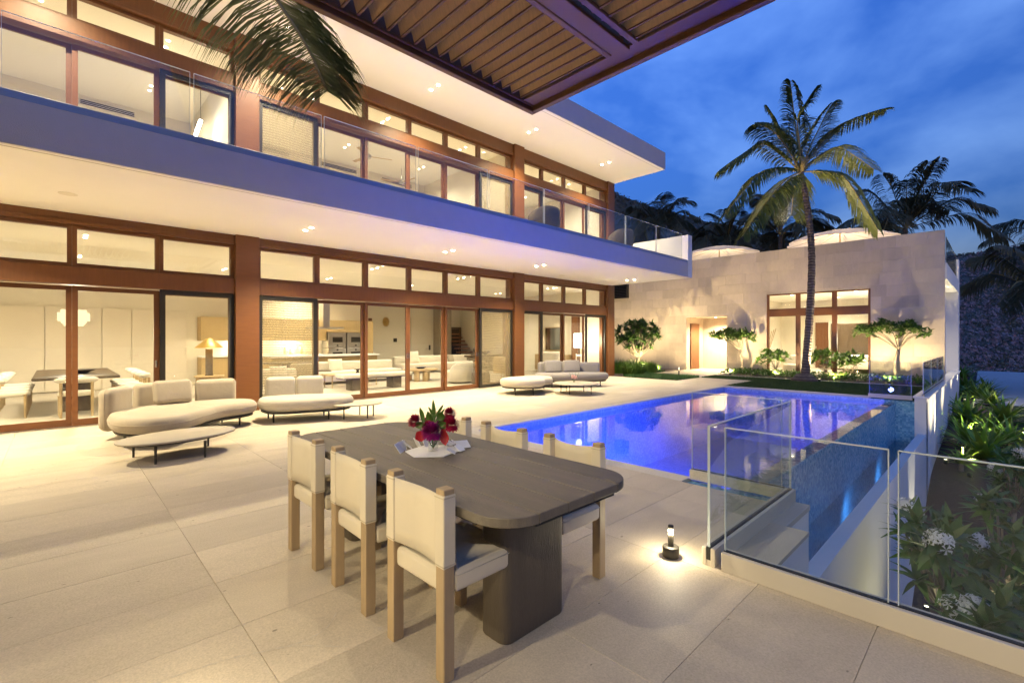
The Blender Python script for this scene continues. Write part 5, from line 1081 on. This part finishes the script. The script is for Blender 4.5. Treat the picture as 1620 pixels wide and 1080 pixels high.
crinum('bright strap leaved lily lit beside the path',1548,633,20,1.1,4,40); crinum('strap leaved lily behind the bright one, against the wall',1528,620,23,1.2,5); crinum('pale lit strap leaved lily at the far end of the wall',1522,598,29,1.1,6); crinum('small strap leaved lily at the foot of the wall beside the glass',1520,735,12,.6,7,28)
crinum('strap leaved lily between the nearest one and the wall',1527,700,13.8,.95,8); crinum('strap leaved lily with white blossom above it, outer middle of the row',1566,690,14.5,.9,9); crinum('strap leaved lily beside the bright one near the path edge',1568,648,18.5,.9,10)
crinum('strap leaved lily tucked against the wall foot, second row',1512,655,17.5,0.8,40,30)
crinum('strap leaved lily in the thick of the row, mid distance',1545,675,15.6,0.9,41,30)
crinum('strap leaved lily right of the nearest big one',1572,708,13.2,0.9,42,30)
crinum('strap leaved lily at the outer edge beside the lawn strip',1600,700,13.5,0.9,43,30)
crinum('strap leaved lily against the wall beyond the middle',1517,635,21,0.9,44,30)
crinum('strap leaved lily at the path edge beyond the bright one',1562,622,22,0.9,45,30)
def flowerhead(t,p,r,n,rs):
    v=[];f=[]; p=Vector(p)
    for i in range(n):
        d=Vector((rs.gauss(0,1),rs.gauss(0,1),rs.gauss(.5,.8))).normalized(); c=p+d*r*rs.uniform(.6,1); a=d.orthogonal().normalized(); b=d.cross(a); s_=r*.42
        for k in range(5):
            t0=2*math.pi*k/5; u=a*math.cos(t0)+b*math.sin(t0); w_=a*math.cos(t0+1.2)+b*math.sin(t0+1.2); q=len(v); v+=[c,c+u*s_*.7+w_*s_*.15,c+u*s_+d*s_*.15,c+u*s_*.55+w_*s_*.6]; f.append((q,q+1,q+2,q+3))
    return G().add(v,f,True).out('flower_head',WHITEP,t)
PLM=[G().add(*leafmesh(1,.17,.2,dr,6,.55),True).mesh('leaf',LEAFP) for dr in (.1,.25,.4)]
def plum_bush(label,px,py,fw,rx2,ry2,nt_,seed,L=.27,nl=11,fl=()):
    rs=random.Random(seed); c=at(px,py,fw); bz_=gz(c.x,c.y); t=thing('plumeria_bush',label,'bush',(c.x,c.y,bz_),'white flowering plumerias below the deck'); tg=G(); B=Vector((c.x,c.y,bz_)); hub=c+Vector((.15,0,-.75))
    tg.tube([B,B.lerp(hub,.5)+Vector((.05,.02,0)),hub],[.05,.04,.035],8)
    tips=[(dx,dy,df,True) for dx,dy,df in fl]
    while len(tips)<nt_:
        a,b,e=rs.uniform(-1,1),rs.uniform(-1,1),rs.uniform(-1,1)
        if a*a+b*b+e*e<1: tips.append((a*rx2,b*ry2,e*.9,False))
    for i,(dx,dy,df,flw) in enumerate(tips):
        p=at(px+dx,py+dy,fw+df)
        if p.y>1.02: p.y=1.02-rs.random()*.1
        d=((p-hub).normalized()+Vector((0,0,.35))-Vector((math.cos(AZ),math.sin(AZ),0))*.25).normalized(); m=hub.lerp(p,.6)+Vector((0,0,-.1)); tg.tube([hub,m,p],[.02,.016,.012],6); a=d.orthogonal().normalized(); b=d.cross(a)
        for k in range(nl):
            ph=k*2.4+rs.uniform(-.3,.3); el=R(30+72*k/nl+rs.uniform(-8,8)); q=d*math.cos(el)+(a*math.cos(ph)+b*math.sin(ph))*math.sin(el); o=obj('leaf',rs.choice(PLM),t); o.matrix_local=aim(p-B,q,rs.uniform(-.4,.4),L*rs.uniform(.7,1.15))
        if flw: flowerhead(t,p+d*.05,.125,34,rs)
    tg.out('branch',BARK,t)
plum_bush('white flowering plumeria bush nearest the glass, below the deck',1490,870,5.4,75,80,26,1,.27,11,((-5,-8,-.9),(20,95,-.9),(-55,-60,.3)))
plum_bush('white flowering plumeria bush at the right edge below the glass',1590,880,6.0,85,95,27,2,.28,11,((-50,-20,-.6),(-30,-80,.3)))
plum_bush('low plumeria bush at the bottom right behind the glass',1570,985,4.7,90,50,24,3,.27,11,((-30,-15,-.5),))
plum_bush('plumeria bush with white flowers farther along the slope at the right',1605,755,9.5,40,45,22,4,.27,11,((8,-35,-.4),(-30,-10,0)))
# slope uplights grazing the retaining wall
for i,(x,e) in enumerate(((12.2,240),(17.0,190),(22.5,150),(27,120))):
    z=gz(x,.9); t=thing('wall_grazer',['lowest','second','third','farthest'][i]+' small uplight at the foot of the white retaining wall','lamp',(x,.98,z)); G().lathe((x,.98,z),[(.05,0),(.05,.1),(.04,.11)],12).out('housing',DARKM,t); G().cyl((x,.98,z+.111),(x,.98,z+.114),.035,.035,12).out('lens',GLOWB,t); light('grazer_lamp','SPOT',(x,.98,z+.16),e,WARM,t,.03,(0,.10,1),26,.5)
for x,y,e in ((15.5,-.7,620),(8.2,-.35,700),(20,-.5,420)):
    z=gz(x,y); t=thing('slope_uplight','small garden uplight among the slope plants, %s'%('nearest' if x<9 else 'middle' if x<17 else 'farthest'),'lamp',(x,y,z)); G().lathe((x,y,z),[(.05,0),(.05,.1),(.04,.11)],12).out('housing',DARKM,t); light('uplight_lamp','SPOT',(x,y,z+.2),e,(1,.78,.42),t,.04,(-.1,-.5,1),72,.8)
for x,y,e,lb in ((16.2,.5,150,'small uplight among the nearest strap leaved lilies'),(19.6,.55,130,'small uplight among the middle strap leaved lilies'),(23.5,.6,110,'small uplight among the farthest strap leaved lilies'),(8.2,.2,80,'small uplight under the plumeria bush nearest the wall')):
    z=gz(x,y); t=thing('lily_uplight',lb,'lamp',(x,y,z)); G().lathe((x,y,z),[(.05,0),(.05,.1),(.04,.11)],12).out('housing',DARKM,t); light('uplight_lamp','SPOT',(x,y,z+.25),e,(1,.84,.5),t,.04,(-.1,-.25,1),115,.9)
# path and lawn strip
v=[];f=[]
def strip(name,mat,pts,wd,zoff,kind='structure'):
    v=[];f=[]
    for i,(x,y) in enumerate(pts): v+=[(x,y-wd/2,gz(x,y)+zoff),(x,y+wd/2,gz(x,y)+zoff)]
    for i in range(len(pts)-1): f.append((2*i,2*i+2,2*i+3,2*i+1))
    return G().add(v,f).out(name,mat,kind=kind)
strip('lawn_strip',TURF,[(x,-.75-.0*x) for x in (14,16,18,20,22,24,26)],.75,.09)
strip('path',PATHM,[(x,-2.4+.02*(x-14)) for x in (12,14,16,18,20,22,24,26)],2.4,.08)
v=[(26,-8,-1.06),(50,-12,-.95),(50,1.1,-.95),(26,.7,-1.06)]; G().add(v,[(0,1,2,3)]).out('forecourt',PATHM,kind='structure')
# ---------------------------------------------------------------- hills
def hill(name,ridge,fw0,fw1,zb,mat,seed,rows=14,rough=2.0):
    v=[];f=[]; xs=[]
    for i in range(len(ridge)-1):
        (a,b),(c,d)=ridge[i],ridge[i+1]; k=max(2,int((c-a)/14))
        for j in range(k): xs.append((a+(c-a)*j/k,b+(d-b)*j/k))
    xs.append(ridge[-1]); P=[]
    for (px,py) in xs:
        top=at(px,py,fw1); bot=at(px,600,fw0); bot.z=zb; row=[]
        for r_ in range(rows+1):
            t=r_/rows; p=bot.lerp(top,t); p.z=zb+(top.z-zb)*t**1.25; nn=noise.noise(p*.06+Vector((seed,0,0)))*rough*min(1,(1-t)*3+.15)*t; p.z+=nn; row.append(p)
        back=top+Vector((math.cos(AZ),math.sin(AZ),0))*30; back.z=zb; row.append(back); P.append(row)
    m=rows+2
    for row in P: v+=row
    for i in range(len(P)-1):
        for j in range(m-1): f.append((i*m+j,(i+1)*m+j,(i+1)*m+j+1,i*m+j+1))
    o=G().add(v,f,True).out(name,mat,kind='structure'); return P
def scrub(name,label,P,n,size,mat,seed,lo=0,hi=1):
    rs=random.Random(seed); g=G(); rows=len(P[0])-2
    for i in range(n):
        a=rs.randrange(len(P)-1); r_=rows*(lo+(hi-lo)*rs.random()); j=min(int(r_),rows-1); u,w_=rs.random(),r_-j; p=P[a][j].lerp(P[a+1][j],u).lerp(P[a][j+1].lerp(P[a+1][j+1],u),w_); s_=size*rs.uniform(.5,1.5)
        for k in range(7):
            c=p+Vector((rs.gauss(0,.4)*s_,rs.gauss(0,.4)*s_,rs.uniform(0,.8)*s_)); d=Vector((rs.gauss(0,1),rs.gauss(0,1),rs.gauss(.5,1))).normalized(); x=d.orthogonal().normalized(); y=d.cross(x); q=s_*rs.uniform(.2,.45); g.add([c-x*q,c+y*q*.6,c+x*q,c-y*q*.6],[(0,1,2,3)])
    g.out(name,mat,kind='stuff',label=label,cat='scrub')
PA=hill('hill',[(880,285),(967,305),(1040,330),(1110,348),(1180,365),(1250,380),(1320,395),(1400,405),(1480,410),(1540,400)],90,150,-2,HILLM,1)
scrub('hill_scrub','dark green scrub covering the far hill behind the villa',PA,11000,.95,SCRUB,3)
PB=hill('hill',[(1470,425),(1520,408),(1560,396),(1620,388),(1700,370),(1800,350),(2050,365),(2400,390),(3000,430)],36,70,-1.6,HILLM,2,16,1.2)
scrub('slope_scrub','purple and green flowering shrubs on the slope beyond the path',PB,17000,.36,BOUG,4); scrub('slope_scrub','dark leafy shrubs on the slope beyond the path',PB,12000,.36,SCRUB,5)
